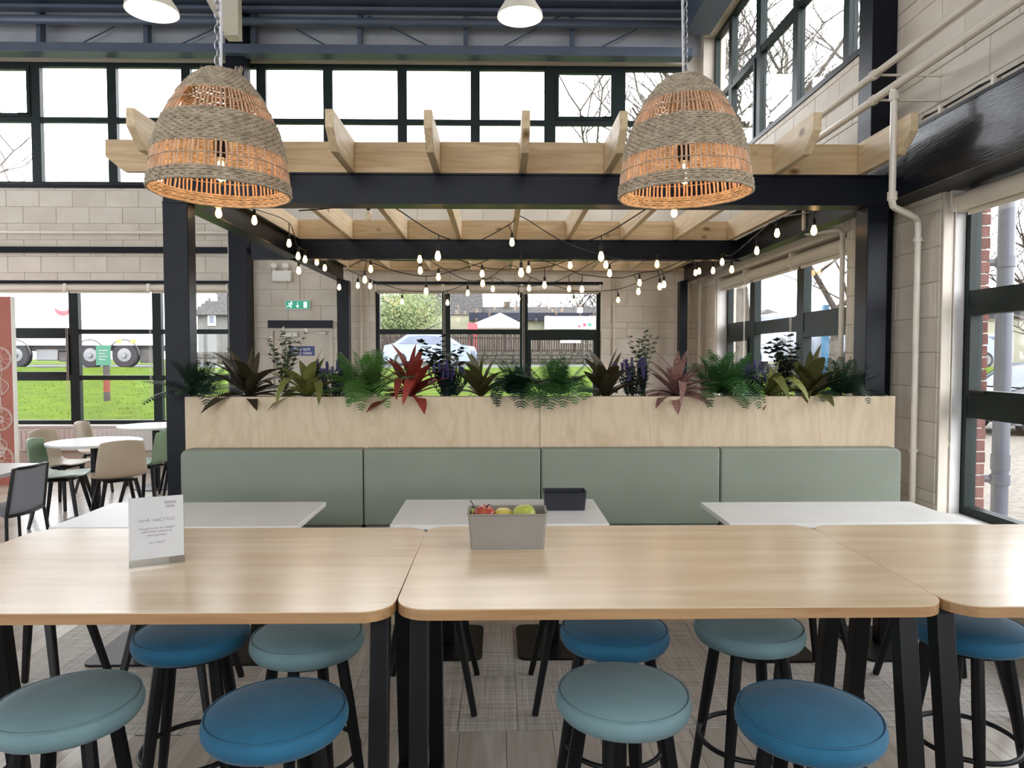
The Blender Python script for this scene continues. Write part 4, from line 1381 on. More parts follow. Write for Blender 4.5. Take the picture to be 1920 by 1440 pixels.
highbay(975, 32, 6.3, .395, 'white dish lamp under the roof at the top centre')
for (x, y) in ((-2.4, 1.0), (.3, -1.0), (-5.5, 3.5), (-5.5, -1), (-2.4, -3.5), (2.0, 2.6)):  # extra dish lamps, unseen, added to brighten the planter and bench fronts
    if y < 2.5:
        t = thing('highbay_lamp', (x, y, 4.5), 'unseen white dish lamp added to light the room from out of view, %s' % {(-2.4, 1.0): 'over the left high table', (.3, -1.0): 'centre of the room', (-5.5, -1): 'far left of the room', (-2.4, -3.5): 'nearest the entrance wall'}[(x, y)], 'lamp', group='added fill lamps out of view')
        r = .2
        MB().lathe([(r, 0), (r * .985, .03), (r * .72, .11), (r * .66, .2), (.03, .3)], 24, cap=False).build('dish', dish, t, smooth='auto')
        MB().lathe([(r * .64, .112), (r * .62, .118), (.01, .118)], 24).build('diffuser', disc_lit, t)
        MB().tube([(0, 0, .28), (0, 0, ZC - 4.5)], .012, 8).build('suspension_rod', M['chain'], t)

# ================================================================== STRING LIGHTS
M['warmbulb'] = mat('warm_lit_bulb', (1, .86, .6), 0.3, col2=(1, .84, .58), scale=2, emit=(1, .6, .24), estr=6)
_socket = MB().lathe([(.006, .0), (.0125, -.008), (.0135, -.035), (.012, -.05)], 8).mesh('lamp_socket'); _socket.materials.append(M['cable'])
_bulb = MB().lathe([(.011, -.05), (.0165, -.066), (.0225, -.088), (.0205, -.108), (.011, -.12), (.001, -.123)], 10).mesh('bulb'); _bulb.materials.append(M['warmbulb'])
_dead = _bulb.copy(); _dead.materials.clear(); _dead.materials.append(M['bulbglass'])
for me in (_socket, _bulb, _dead): me.polygons.foreach_set('use_smooth', [True] * len(me.polygons))
def string(label, nodes, bulbs, unlit=()):
    """nodes: cable points (px,py,Y); bulbs: (px,py,Y, node) bulbs hanging from the cable"""
    P = [PY(*n) for n in nodes]
    t = thing('string_light', P[0], label, 'string light', group='festoon strings under the pergola')
    MB().tube(spline(P, 6), .0045, 5).build('cable', M['cable'], t, world=True, smooth=True)
    for i, (px, py, Y) in enumerate(bulbs):
        c = PY(px, py, Y)
        tp = Vector((c.x, c.y, c.z + .09))
        so = link('lamp_socket', _socket, t, tp - wloc(t), scale=(1, 1, 1))
        # lead from the nearest point of the cable
        best = min(spline(P, 12), key=lambda v: (v - tp).length + (10 if v.z < tp.z - .02 else 0))
        if (best - tp).length < .45:
            MB().tube([best, best.lerp(tp, .5) + Vector((0, 0, -.0)), tp], .0042, 5).build('lead', M['cable'], t, world=True, smooth=True)
        link('bulb', _dead if (px, py) in unlit else _bulb, so, (0, 0, 0))
    return t
def alongX(lst, X): return [(px, py, PX(px, 600, X).y) for px, py in lst]
string('festoon string along the left side beam of the pergola',
       alongX([(372, 376), (410, 380), (477, 392), (542, 418), (559, 462), (594, 474), (609, 486), (636, 520), (652, 527)], -1.93),
       alongX([(410, 400), (477, 414), (542, 457), (559, 481), (572, 487), (594, 492), (609, 503), (560, 508), (636, 539)], -1.93))
string('festoon string along the right side beam of the pergola',
       alongX([(1560, 370), (1526, 396), (1457, 410), (1419, 440), (1372, 478), (1354, 475), (1337, 486), (1311, 490), (1296, 494)], 2.3),
       alongX([(1526, 433), (1457, 438), (1419, 471), (1372, 506), (1354, 492), (1337, 508), (1311, 509), (1304, 512)], 2.3))
string('festoon string drooping in a wide curve nearest the front beam',
       [(735, 386, 5.0), (823, 441, 5.4), (900, 462, 5.6), (977, 472, 5.7), (1050, 462, 5.6), (1128, 442, 5.4), (1218, 388, 5.0)],
       [(821, 481, 5.4), (977, 512, 5.7), (1127, 482, 5.4)])
string('short festoon string along the front beam with one dark bulb',
       [(560, 395, 4.95), (620, 390, 4.95), (691, 376, 4.95), (980, 377, 4.95), (1264, 372, 4.95), (1340, 385, 4.95)],
       [(691, 405, 4.95), (1264, 399, 4.95)], {(691, 405)})
string('festoon string peaking at a rafter in the middle of the pergola',
       [(700, 487, 6.9), (800, 487, 6.8), (885, 458, 6.5), (957, 420, 6.3), (975, 405, 6.25), (1060, 455, 6.5), (1160, 486, 6.8), (1240, 487, 6.9)],
       [(960, 455, 6.3), (787, 487, 6.8), (788, 508, 6.9), (1136, 497, 6.75), (1143, 513, 6.9), (1232, 496, 6.9)])
string('festoon string swagged below the mid beam, left of centre',
       [(655, 500, 7.1), (684, 489, 7.1), (740, 508, 7.2), (799, 518, 7.25), (850, 508, 7.2), (901, 493, 7.1), (925, 481, 7.05)],
       [(684, 525, 7.1), (695, 505, 7.1), (799, 547, 7.25), (822, 520, 7.2), (904, 514, 7.1)])
string('festoon string swagged below the mid beam, centre',
       [(842, 480, 7.1), (903, 501, 7.3), (955, 505, 7.35), (1021, 502, 7.3), (1069, 487, 7.2), (1095, 481, 7.1)],
       [(905, 532, 7.3), (991, 506, 7.3), (1021, 535, 7.3), (1069, 498, 7.2)])
string('festoon string swagged below the mid beam, right of centre',
       [(1005, 483, 7.1), (1077, 510, 7.4), (1092, 515, 7.45), (1160, 521, 7.5), (1201, 512, 7.4), (1240, 505, 7.3), (1290, 485, 7.2)],
       [(1091, 543, 7.45), (1199, 531, 7.4), (1197, 547, 7.5), (1237, 538, 7.3), (1245, 534, 7.35)])
string('festoon string making a zigzag in front of the window head',
       [(797, 482, 8.0), (830, 503, 8.2), (879, 526, 8.4), (920, 519, 8.4), (957, 497, 8.3), (992, 518, 8.4), (1030, 530, 8.5), (1066, 517, 8.4), (1127, 484, 8.0)],
       [(877, 550, 8.4), (924, 542, 8.4), (992, 541, 8.4), (1067, 542, 8.4)])
string('lowest festoon string in front of the centre window, left part',
       [(650, 505, 8.6), (671, 514, 8.7), (694, 524, 8.8), (752, 543, 9.1), (800, 547, 9.1), (839, 545, 9.1), (875, 533, 9.0), (930, 520, 8.9)],
       [(671, 536, 8.7), (694, 537, 8.8), (754, 566, 9.1), (839, 568, 9.1)])
string('lowest festoon string in front of the centre window, right part',
       [(930, 522, 9.0), (972, 537, 9.1), (1030, 534, 9.1), (1075, 545, 9.2), (1120, 546, 9.2), (1160, 542, 9.1), (1205, 527, 9.0), (1280, 500, 8.8)],
       [(972, 560, 9.1), (1076, 566, 9.2), (1159, 563, 9.1)])

# ================================================================== THINGS ON THE TABLES
def open_box(name, x, y, z, w, d, h, m, label, rz=0.0, taper=.93, th=.004):
    t = thing(name, (x, y, z), label, 'box', rz)
    o_, i_ = [], []
    mb = MB()
    n = 5
    def loop(w_, d_, r, zz): return [(a, b, zz) for a, b in rr_poly(-w_ / 2, w_ / 2, -d_ / 2, d_ / 2, r, n)]
    L = [loop(w * taper, d * taper, .012, 0), loop(w, d, .014, h), loop(w - 2 * th, d - 2 * th, .011, h), loop((w - 2 * th) * taper, (d - 2 * th) * taper, .009, th)]
    k = len(L[0]); v = sum(L, []); f = []
    for a in range(3):
        for i in range(k):
            j = (i + 1) % k
            f.append((a * k + i, a * k + j, (a + 1) * k + j, (a + 1) * k + i))
    f.append(tuple(range(k))[::-1]); f.append(tuple(range(3 * k, 4 * k)))
    mb.add(v, f); mb.build('body', m, t, smooth='auto')
    rm = MB().tube(loop(w + .002, d + .002, .014, h), .003, 5, closed=True); rm.build('rim', m, t, smooth=True)
    return t
a = PZ(881, 1031, ZHT); b = PZ(1022, 1030, ZHT)
bw = (b.x - a.x) * 1.055
bc = ((a.x + b.x) / 2, a.y + .068)
bh = PY(950, 965, a.y - .002).z - ZHT
open_box('fruit_box', bc[0], bc[1], ZHT, bw, .145, bh, M['greybox'], 'grey plastic open box of fruit on the middle high table')
def fruit(name, px, py, dy, r, prof, m, label, stem=None, rot=(0, 0, 0)):
    c = PY(px, py, bc[1] + dy)
    t = thing(name, (c.x, c.y, ZHT + .006), label, name)
    T = Matrix.Translation((0, 0, c.z - (ZHT + .006) - r * prof[-1][1])) @ Euler(rot).to_matrix().to_4x4()
    MB().lathe([(max(.0005, r * a), r * b) for a, b in prof], 20, T).build('flesh', m, t, smooth=True)
    if stem:
        MB().tube([T @ Vector((0, 0, r * prof[-1][1] - .004)), T @ Vector((.004, 0, r * prof[-1][1] + .012)), T @ Vector(stem)], [.0022, .0016, .0022], 6).build('stalk', M['blackwood'], t, smooth=True)
    return t
APPLE = [(.25, -.85), (.6, -.9), (.85, -.65), (1, -.1), (.97, .25), (.8, .65), (.5, .88), (.25, .9), (.05, .8)]
PEAR = [(.2, -1.05), (.6, -1), (.92, -.65), (1, -.2), (.9, .25), (.66, .65), (.48, 1.0), (.4, 1.3), (.28, 1.48), (.05, 1.52)]
red = mat('red_apple_skin', S((142, 40, 38)), .3, col2=S((172, 100, 58)), scale=18, lo=.45, hi=.8, stretch=(1, 1, .3))
yel = mat('yellow_fruit_skin', S((206, 192, 104)), .35, col2=S((196, 182, 90)), scale=12)
grn = mat('green_pear_skin', S((164, 174, 78)), .35, col2=S((148, 158, 64)), scale=16)
fruit('red_apple', 908, 951, 0, .040, APPLE, red, 'red apple inside the grey fruit box', (.01, .004, .045), rot=(R(10), R(12), 0))
fruit('yellow_apple', 944, 955.5, .01, .038, APPLE, yel, 'pale yellow apple in the middle of the grey fruit box', None)
fruit('green_pear', 983, 949.5, 0, .043, APPLE, grn, 'green pear at the right end of the grey fruit box', None, rot=(R(-6), R(-8), 0))
fruit('small_pear', 889, 953, .012, .017, PEAR, grn, 'small pear with a long stalk at the left end of the fruit box', (-.004, 0, .055), rot=(0, R(-10), 0))

a = PZ(1022, 958, ZW); b = PZ(1100, 960, ZW)
kx, ky = (a.x + b.x) / 2, a.y + .07
kh = PY(1060, 925, a.y).z - ZW
bb = open_box('condiment_box', kx, ky, ZW, (b.x - a.x) * 1.04, .14, kh, M['blackbox'], 'black plastic open box on the centre white table')
# two small paper packets inside it
for k, (dx, rz) in enumerate(((-.03, 8), (.045, -14))):
    o = MB().box(-.03, .03, -.001, .001, 0, kh * .95).build('paper_packet', M['blackbox'])
    o.location = (kx + dx, ky, ZW + .005); o.rotation_euler = (R(6), 0, R(rz))
    tag(o, 'dark paper packet leaning inside the black box, %s one' % ('left' if k == 0 else 'right'), 'packet')

# acrylic notice stand seen from behind, its paper shows the print mirrored
paper = mat('white_paper_back', S((226, 224, 226)), .6, col2=S((222, 220, 223)), scale=4)
ink = mat('faint_grey_print', S((172, 168, 172)), .7, col2=S((168, 164, 168)), scale=4)
acry = glass_mat('clear_acrylic', .06, (.97, .98, .98))
A, B = PZ(242, 1065, ZHT), PZ(347, 1053, ZHT)
nd = Vector((B.x - A.x, B.y - A.y, 0)); nw = nd.length
ang = math.atan2(nd.y, nd.x)
nh = PY(246, 936, A.y).z - ZHT
nt = thing('notice_stand', ((A.x + B.x) / 2, (A.y + B.y) / 2, ZHT), 'clear acrylic stand holding a white paper notice on the left high table', 'notice', ang)
tilt = Matrix.Rotation(R(-7), 4, 'X')
w = nw / 2
def tb(x0, x1, y0, y1, z0, z1, name, m): return MB().box(x0, x1, y0, y1, z0, z1, tilt).build(name, m, nt)
tb(-w, w, -.0035, -.0015, .02, nh, 'acrylic_sheet', acry)
tb(-w, w, .0015, .0035, .02, nh, 'acrylic_sheet', acry)
MB().box(-w, w, -.012, .075, 0, .003).build('acrylic_foot', acry, nt)
MB().prism([(-.012, .003), (-.004, .022), (.0, .022), (.02, .003)], 'x', -w, w).build('acrylic_bend', acry, nt)
pg = tb(-w + .002, w - .002, -.0012, .0012, .022, nh - .002, 'paper_notice', paper)
def line(s_, v, size, u=.0, lbl=None):
    Mx = tilt @ Matrix.Translation((w * 2 * u, -.0022, .02 + (nh - .02) * v)) @ Matrix.Rotation(R(90), 4, 'X') @ Matrix.Diagonal((-1, 1, 1, 1))
    text_mesh('printed_line', s_, size, ink, pg, Mx, thick=.0001)
line('Self-Clear Area', .62, .0165)
line('Please use recycling and', .49, .0105); line('provided waste bins', .435, .0105); line('clearing away', .38, .0105)
line('Thank you', .26, .011)
for k, s_ in enumerate((3, 2.2)):
    Mx = tilt
    MB().box(.5 * w - .011 * s_ / 2, .5 * w + .011 * s_ / 2, -.0024, -.0021, nh * .88 - k * .012, nh * .88 - k * .012 + .008, tilt).build('printed_mark', ink, pg)

# ================================================================== FLORAL SCREEN AT THE LEFT EDGE
terra = mat('terracotta_panel', S((176, 104, 88)), .6, col2=S((170, 98, 82)), scale=3)
linew = mat('pale_line_drawing', S((236, 224, 214)), .6, col2=S((230, 218, 208)), scale=3)
YP_ = 8.6
pr = PY(26, 700, YP_).x; pt = PY(26, 556, YP_).z
sc_ = thing('decorative_screen', (pr - .8, YP_, 0), 'terracotta screen with pale flower and fruit line drawings at the left edge', 'screen')
MB().box(pr - 1.6, pr - .014, YP_ + .002, YP_ + .05, 0, pt).build('panel', terra, sc_, world=True)
MB().box(pr - .014, pr, YP_ - .004, YP_ + .055, 0, pt).build('edge_trim', M['whitep'], sc_, world=True)
def leafline(cx, cz, L, W_, ang, veins=5):
    pts = []
    ca, sa = math.cos(ang), math.sin(ang)
    def tr(u, v): return Vector((cx + u * ca - v * sa, YP_ - .001, cz + u * sa + v * ca))
    n = 14
    for i in range(n + 1): pts.append(tr(L * i / n, W_ * math.sin(math.pi * i / n) ** .8))
    for i in range(n, -1, -1): pts.append(tr(L * i / n, -W_ * math.sin(math.pi * i / n) ** .8))
    m = MB().tube(pts, .004, 4, closed=True)
    m.tube([tr(0, 0), tr(L * .92, 0)], .003, 4)
    for k in range(1, veins + 1):
        u = L * k / (veins + 1)
        h = W_ * math.sin(math.pi * k / (veins + 1)) * .75
        m.tube([tr(u - .02, 0), tr(u + .03, h)], .0022, 3); m.tube([tr(u - .02, 0), tr(u + .03, -h)], .0022, 3)
    m.build('leaf_drawing', linew, sc_, world=True)
rs = random.Random(4)
for k in range(26):
    leafline(pr - rs.uniform(.13, .55), rs.uniform(.3, pt - .35), rs.uniform(.16, .3), rs.uniform(.03, .09), rs.uniform(1.2, 5.0))
for k, (dx, z) in enumerate(((.165, 1.52), (.17, .8), (.34, 1.2), (.165, .32))):
    m = MB()
    for r_ in (.14, .125, .03):
        m.tube([(pr - dx + r_ * math.cos(2 * math.pi * i / 28), YP_ - .001, z + r_ * math.sin(2 * math.pi * i / 28)) for i in range(28) if True], .004, 4, closed=True)
    for i in range(10):
        a = 2 * math.pi * i / 10
        m.tube([(pr - dx + .035 * math.cos(a), YP_ - .001, z + .035 * math.sin(a)), (pr - dx + .12 * math.cos(a), YP_ - .001, z + .12 * math.sin(a))], .003, 3)
    m.build('fruit_slice_drawing', linew, sc_, world=True)
# ================================================================== PLANTS
LM = {
 'dracaena': leaf_mat('dracaena_leaf', S((52, 58, 30)), S((104, 100, 58)), .3),
 'drac_yellow': leaf_mat('yellow_green_leaf', S((84, 98, 44)), S((150, 150, 84)), .3),
 'drac_dark': leaf_mat('dark_bronze_leaf', S((44, 44, 32)), S((84, 72, 50)), .25),
 'fern': leaf_mat('fern_green', S((38, 72, 36)), S((62, 104, 50)), .3),
 'fern_dark': leaf_mat('dark_fern', S((22, 44, 32)), S((38, 66, 44)), .2),
 'fern_bright': leaf_mat('bright_fern', S((58, 98, 44)), S((96, 138, 66)), .35),
 'red': leaf_mat('red_cordyline', S((110, 36, 34)), S((160, 70, 56)), .3),
 'pink': leaf_mat('pink_edged_leaf', S((96, 52, 50)), S((176, 140, 132)), .25, scale=9),
 'euc': leaf_mat('eucalyptus_leaf', S((70, 84, 66)), S((116, 128, 100)), .25),
 'euc_dark': leaf_mat('dark_sprig_leaf', S((30, 38, 32)), S((52, 62, 50)), .15),
 'lav_leaf': leaf_mat('lavender_leaf', S((34, 52, 50)), S((56, 78, 70)), .15),
 'lav': leaf_mat('lavender_flower', S((54, 48, 96)), S((94, 88, 148)), .15),
 'stem': leaf_mat('green_stem', S((64, 76, 48)), S((92, 98, 64)), .1),
 'white_fl': leaf_mat('white_blossom', S((214, 216, 200)), S((236, 236, 226)), .3)}


_hp = spline([(0, 0, 0), (0, .3, .24), (0, .62, .27), (0, .84, .06), (0, .93, -.24)], 12)
def hang_path(t):
    """unit path of a leaf arching over the planter rim"""
    q = _hp[min(len(_hp) - 1, int(t * (len(_hp) - 1) + .5))]
    return q.y, q.z


def blade(L, W_, droop, fold=.25, n=8, curl=0.0):
    """lanceolate leaf rooted at origin growing along +Y, arching in Z"""
    v = []; f = []
    if droop > 2: n = 12
    for i in range(n + 1):
        t = i / n
        w = W_ * (math.sin(math.pi * min(1, t * .94 + .06)) ** .75) * (1 - .15 * t)
        if i == n: w = .0006
        a = droop * t
        y = L * (math.sin(a) / droop if droop > 1e-3 else t) if False else L * t * math.cos(a * .5)
        z = L * t * math.sin(-a * .5) 
        if droop > 2: y, z = hang_path(t)
        for s_ in (-1, 0, 1):
            v.append((s_ * w, y, z + (abs(s_) * fold * w)))
    for i in range(n):
        for j in range(2):
            a = i * 3 + j
            f.append((a, a + 1, a + 4, a + 3))
    return MB().add(v, f)


def frond(L, W_, droop, pairs=16):
    """fern frond along +Y with two rows of pinnae"""
    m = MB()
    def pos(t):
        if droop > 2: return Vector((0, *hang_path(t)))
        a = droop * t
        return Vector((0, L * t * math.cos(a * .5), -L * t * math.sin(a * .5)))
    m.tube([pos(i / 8) for i in range(9)], [.0028 - .002 * i / 8 for i in range(9)], 4)
    for k in range(pairs):
        t = .1 + .9 * k / pairs
        p = pos(t)
        ln = W_ * math.sin(math.pi * (.12 + .86 * t)) ** .8 + .006
        hw = L / pairs * .36
        for s_ in (-1, 1):
            dr = (pos(min(1, t + .03)) - pos(t - .03)).normalized()
            nr = Vector((1, 0, 0)).cross(dr)
            tip = p + Vector((s_ * ln, 0, 0)) + dr * (ln * .42) - nr * (ln * .22)
            d = dr * hw
            mid = p.lerp(tip, .45) + nr * .004
            m.add([p - d * .7, mid - d * .9, tip, mid + d * .9, p + d * .7], [(0, 1, 2, 3, 4)] if s_ > 0 else [(4, 3, 2, 1, 0)])
    return m


_pm = {}
def pmesh(kind, variant):
    key = (kind, variant)
    if key in _pm: return _pm[key]
    rs = random.Random(hash(kind) % 1000 + variant)
    if kind == 'blade': m = blade(1, .075 + .012 * (variant % 3), (.4, .8, 1.3, 2.5)[variant])
    elif kind == 'wide': m = blade(1, .115 + .018 * (variant % 3), (.4, .8, 1.3, 2.5)[variant], .2)
    elif kind == 'frond': m = frond(1, .19, (.5, .9, 1.4, 2.5)[variant], 20)
    me = m.mesh(kind); me.polygons.foreach_set('use_smooth', [True] * len(me.polygons))
    _pm[key] = me
    return me


ZSOIL = zP1 - .016
YPL = 4.76
def put(me, mt, parent, name, base, az, el, size, roll=0, wide=1.0):
    """leaf growing from base, azimuth az (0 = +X, camera side = -90), elevation el degrees"""
    key = (me.name, mt)
    if key not in _pm:
        c = me.copy(); c.materials.clear(); c.materials.append(LM[mt]); _pm[key] = c
    o = link(name, _pm[key], parent, base)
    rot = Matrix.Rotation(R(az - 90), 4, 'Z') @ Matrix.Rotation(R(el), 4, 'X') @ Matrix.Rotation(R(roll), 4, 'Y')
    o.rotation_euler = rot.to_euler()
    o.scale = (size * wide, size, size)
    return o


def plant(name, px, label, cat='plant'):
    x = PY(px, 740, YPL).x
    return thing(name, (x, YPL, ZSOIL), label, cat, group='foliage plants in the planter'), random.Random(int(px * 7))


def rosette(name, px, top, mt, n, label, kind='blade', spread=65, wide=1.0, y=0, hang=0):
    t, rs = plant(name, px, label)
    H = PY(px, top, YPL).z - ZSOIL
    MB().tube([(0, y, -.02), (0.004, y, H * .25)], [.011, .008], 6).build('stem', LM['stem'], t, smooth=True)
    for k in range(n):
        t_ = k / max(1, n - 1)
        az = k * 137.5 + rs.uniform(-20, 20)
        el = 88 - spread * (t_ ** .8) + rs.uniform(-8, 8)
        L = H * (1.12 - .1 * t_) * rs.uniform(.82, 1.02)
        vr = k % 3; bz = H * .12 * (1 - t_)
        if k >= n - hang: az = -90 + rs.uniform(-42, 42); el = rs.uniform(-4, 10); L = rs.uniform(.27, .33); vr = 3; bz = .03
        put(pmesh(kind, vr), mt, t, 'leaf', (0, y, bz), az, el, L, rs.uniform(-25, 25), wide)
    return t


def fern(name, px, top, mt, n, label, w=1.0, hang=3, lenx=1.25, y=0):
    t, rs = plant(name, px, label)
    H = PY(px, top, YPL).z - ZSOIL
    for k in range(n):
        t_ = k / max(1, n - 1)
        az = k * 137.5 + rs.uniform(-15, 15)
        el = 86 - 62 * t_ + rs.uniform(-8, 8)
        L = H * (1.05 + (lenx - 1) * t_) * rs.uniform(.85, 1.05)
        vr = 0 if t_ < .4 else 1 if t_ < .7 else 2
        if k >= n - hang: az = -90 + rs.uniform(-48, 48); el = rs.uniform(-6, 10); vr = 3; L = rs.uniform(.27, .33)
        put(pmesh('frond', vr), mt, t, 'frond', (rs.uniform(-.03, .03), y, .01 if vr < 3 else .03), az, el, L, rs.uniform(-20, 20), w)
    return t


def sprig(name, px, top, mt, n, label, leaf=.022, round_=1.0, blossom=False, y=.04):
    t, rs = plant(name, px, label)
    H = PY(px, top, YPL).z - ZSOIL
    for k in range(n):
        az = rs.uniform(0, 6.28); lean = rs.uniform(.02, .13) * (1 if k else .2)
        h = H * (1 if k == 0 else rs.uniform(.6, .98))
        top_ = Vector((lean * math.cos(az) * h * 4, y + lean * math.sin(az) * h * 1.6, h))
        P = [Vector((rs.uniform(-.02, .02), y, 0)), Vector((top_.x * .35, y + (top_.y - y) * .35, h * .5)), top_]
        sp = spline(P, 6)
        st = MB().tube(sp, [.0025 - .0016 * i / (len(sp) - 1) for i in range(len(sp))], 4).build('stem', LM['stem'], t, smooth=True)
        m = MB()
        for i in range(3, len(sp)):
            c = sp[i]
            for s_ in range(3):
                a = rs.uniform(0, 6.28)
                d = Vector((math.cos(a), math.sin(a), rs.uniform(.1, .7))).normalized()
                sd = d.cross(Vector((0, 0, 1))).normalized()
                l_ = leaf * rs.uniform(.7, 1.2)
                p0 = c; p1 = c + d * l_ * .5 + sd * l_ * .34 * round_; p2 = c + d * l_; p3 = c + d * l_ * .5 - sd * l_ * .34 * round_
                m.add([p0, p1, p2, p3], [(0, 1, 2, 3)])
        m.build('sprig_leaves', LM[mt], st, kind='stuff')
        if blossom and k % 2 == 0:
            b = MB()
            for q in range(6):
                b.ball(sp[-1] + Vector((rs.uniform(-.006, .006), rs.uniform(-.006, .006), .004 + .006 * q)), .0045, 5, 4)
            b.build('blossom', LM['white_fl'], st, kind='stuff')
    return t


def lavender(name, px, top, n, label, y=-.01):
    t, rs = plant(name, px, label)
    H = PY(px, top, YPL).z - ZSOIL
    for k in range(n):
        x0 = rs.uniform(-.09, .09); lean = rs.uniform(-.45, .45); h = H * rs.uniform(.6, 1)
        tp = Vector((x0 + lean * h * .6, y + rs.uniform(-.06, .06), h))
        P = spline([Vector((x0 * .5, y, 0)), Vector((x0 + lean * h * .25, y, h * .5)), tp], 5)
        st = MB().tube(P, .0018, 4).build('stem', LM['lav_leaf'], t, smooth=True)
        m = MB()
        for i in range(1, 8):
            c = P[i]
            for s_ in range(7):
                a = rs.uniform(0, 6.28); d = Vector((math.cos(a), math.sin(a), .7)).normalized(); l_ = rs.uniform(.03, .06)
                sd = d.cross(Vector((0, 0, 1))).normalized() * .0045
                m.add([c - sd, c + sd, c + d * l_], [(0, 1, 2)])
        m.build('needle_leaves', LM['lav_leaf'], st, kind='stuff')
        b = MB()
        for i in range(8):
            q = P[-1] + Vector((0, 0, -.055 + .008 * i))
            for s_ in range(3):
                a = i + s_ * 2.1
                b.ball(q + Vector((.006 * math.cos(a), .006 * math.sin(a), 0)), .0042, 5, 4)
        b.build('flower_spike', LM['lav'], st, kind='stuff')
    return t


fern('dark_fern', 372, 672, 'fern_dark', 22, 'dark fern at the left end of the planter', lenx=1.35, hang=1, w=1.2)
rosette('dracaena', 466, 650, 'drac_dark', 26, 'dark olive dracaena beside the dark fern at the planter left end', 'blade', 76, 1.35)
sprig('flowering_sprig', 532, 622, 'euc', 15, 'tall wispy sprig with white blossom in front of the fire exit', .04, blossom=True)
rosette('dracaena', 580, 666, 'drac_yellow', 24, 'yellow-green dracaena with a leaf hanging over the planter rim', 'wide', 80, .95, y=-.03, hang=2)
lavender('lavender', 624, 674, 20, 'purple lavender between the yellow dracaena and the bright fern')
fern('bright_fern', 690, 653, 'fern_bright', 32, 'bright green fern left of the red cordyline', lenx=1.25, hang=6, y=-.02, w=1.2)
rosette('cordyline', 772, 654, 'red', 28, 'red cordyline in front of the centre window', 'blade', 78, 1.5, y=-.02, hang=2)
sprig('eucalyptus', 830, 632, 'euc_dark', 12, 'dark round-leaved eucalyptus behind the red cordyline', .045, 1.4)
lavender('lavender', 842, 676, 24, 'dark lavender between the red cordyline and the striped dracaena')
rosette('dracaena', 902, 662, 'dracaena', 18, 'striped upright dracaena in front of the window mullion', 'blade', 55, 1.6)
fern('dark_fern', 968, 686, 'fern_dark', 24, 'dark spreading fern left of the panel joint', lenx=1.9, hang=5, w=1.4)
fern('fern', 1042, 674, 'fern', 30, 'broad dark green fern trailing over the panel joint', lenx=1.6, hang=8, w=1.5, y=-.03)
rosette('dracaena', 1138, 654, 'drac_dark', 20, 'dark striped dracaena under the right edge of the centre window', 'blade', 60, 1.6)
lavender('lavender', 1188, 670, 24, 'purple lavender in front of the tall pale eucalyptus')
sprig('eucalyptus', 1208, 624, 'euc', 16, 'tall pale eucalyptus sprig against the back block wall', .036, 1.2, blossom=False)
rosette('croton', 1264, 660, 'pink', 30, 'pink-edged bronze croton below the rear right post', 'wide', 86, .9, y=-.03, hang=1)
fern('bright_fern', 1350, 656, 'fern', 30, 'green fern in front of the far right window frame', lenx=1.25, hang=5, w=1.4, y=-.02)
lavender('lavender', 1404, 672, 20, 'purple lavender between the green fern and the leafy dracaena at the right')
rosette('dracaena', 1442, 682, 'drac_yellow', 24, 'leafy green dracaena leaning right over the rim', 'blade', 82, 1.5, y=-.03, hang=2)
sprig('eucalyptus', 1478, 632, 'euc_dark', 12, 'dark round-leaved sprig in front of the parked cars', .05, 1.4)
rosette('dracaena', 1518, 650, 'dracaena', 28, 'tall dark dracaena near the right end of the planter', 'wide', 72, 1.0)
fern('dark_fern', 1580, 668, 'fern_dark', 24, 'dark fern against the right pergola post', lenx=1.1, hang=1, w=1.2)
# ================================================================== OUTSIDE
grass_m = mat('lawn_grass', S((68, 84, 16)), .95, col2=S((54, 70, 12)), scale=2.5, detail=8, bump=.6, bscale=30)
road_m = mat('tarmac', S((82, 82, 84)), .9, col2=S((72, 72, 74)), scale=6)
pave_m = mat('pavement_slabs', S((120, 116, 110)), .85, col2=S((130, 126, 120)), scale=3)
# grass bank behind: rises to the road; to the right a lower yard and a raised car park
def gz(y, x=0.0):
    if x < 3: st, ln = 10.4, 15.5
    elif x < .57 * y: st, ln = 10.4, 15.5 - 9.3 * min(1, (x - 3) / 1.5)
    else: st, ln = 19.0, 5.5
    return -.12 + max(0, min(1, (y - st) / ln)) ** .9 * 1.27
rs = random.Random(3)
v = []; f = []
ys = [10.28 + .45 * i for i in range(36)]; xs = [-26 + .6 * i for i in range(112)]
for y in ys:
    for x in xs:
        v.append((x, y, gz(y, x) + rs.uniform(-.025, .025)))
n = len(xs)
for j in range(len(ys) - 1):
    for i in range(n - 1): f.append((j * n + i, j * n + i + 1, (j + 1) * n + i + 1, (j + 1) * n + i))
lawn = MB().add(v, f).build('lawn', grass_m, smooth=True); struct(lawn)
# tufts standing up on the bank
tf = MB()
for k in range(9000):
    x = rs.uniform(-16, 6); y = 10.5 + 15 * rs.random() ** 1.5
    z = gz(y, x) - .01; h = rs.uniform(.02, .05); a = rs.uniform(0, 3.14); w = rs.uniform(.008, .02)
    tf.add([(x - w * math.cos(a), y - w * math.sin(a), z), (x + w * math.cos(a), y + w * math.sin(a), z), (x + rs.uniform(-.03, .03), y + rs.uniform(-.03, .03), z + h)], [(0, 1, 2)])
tuft_m = leaf_mat('grass_blades', S((84, 104, 22)), S((70, 90, 16)), .5, .9, spec=.0)
o = tf.build('grass_tufts', tuft_m, kind='stuff'); tag(o, 'short bright green grass blades on the bank outside', 'grass')
road = struct(MB().box(-60, 30, 26.0, 38.0, .9, 1.1).build('road', road_m))
struct(MB().box(-70, 60, 37.99, 120, .6, 1.12).build('far_ground', grass_m))
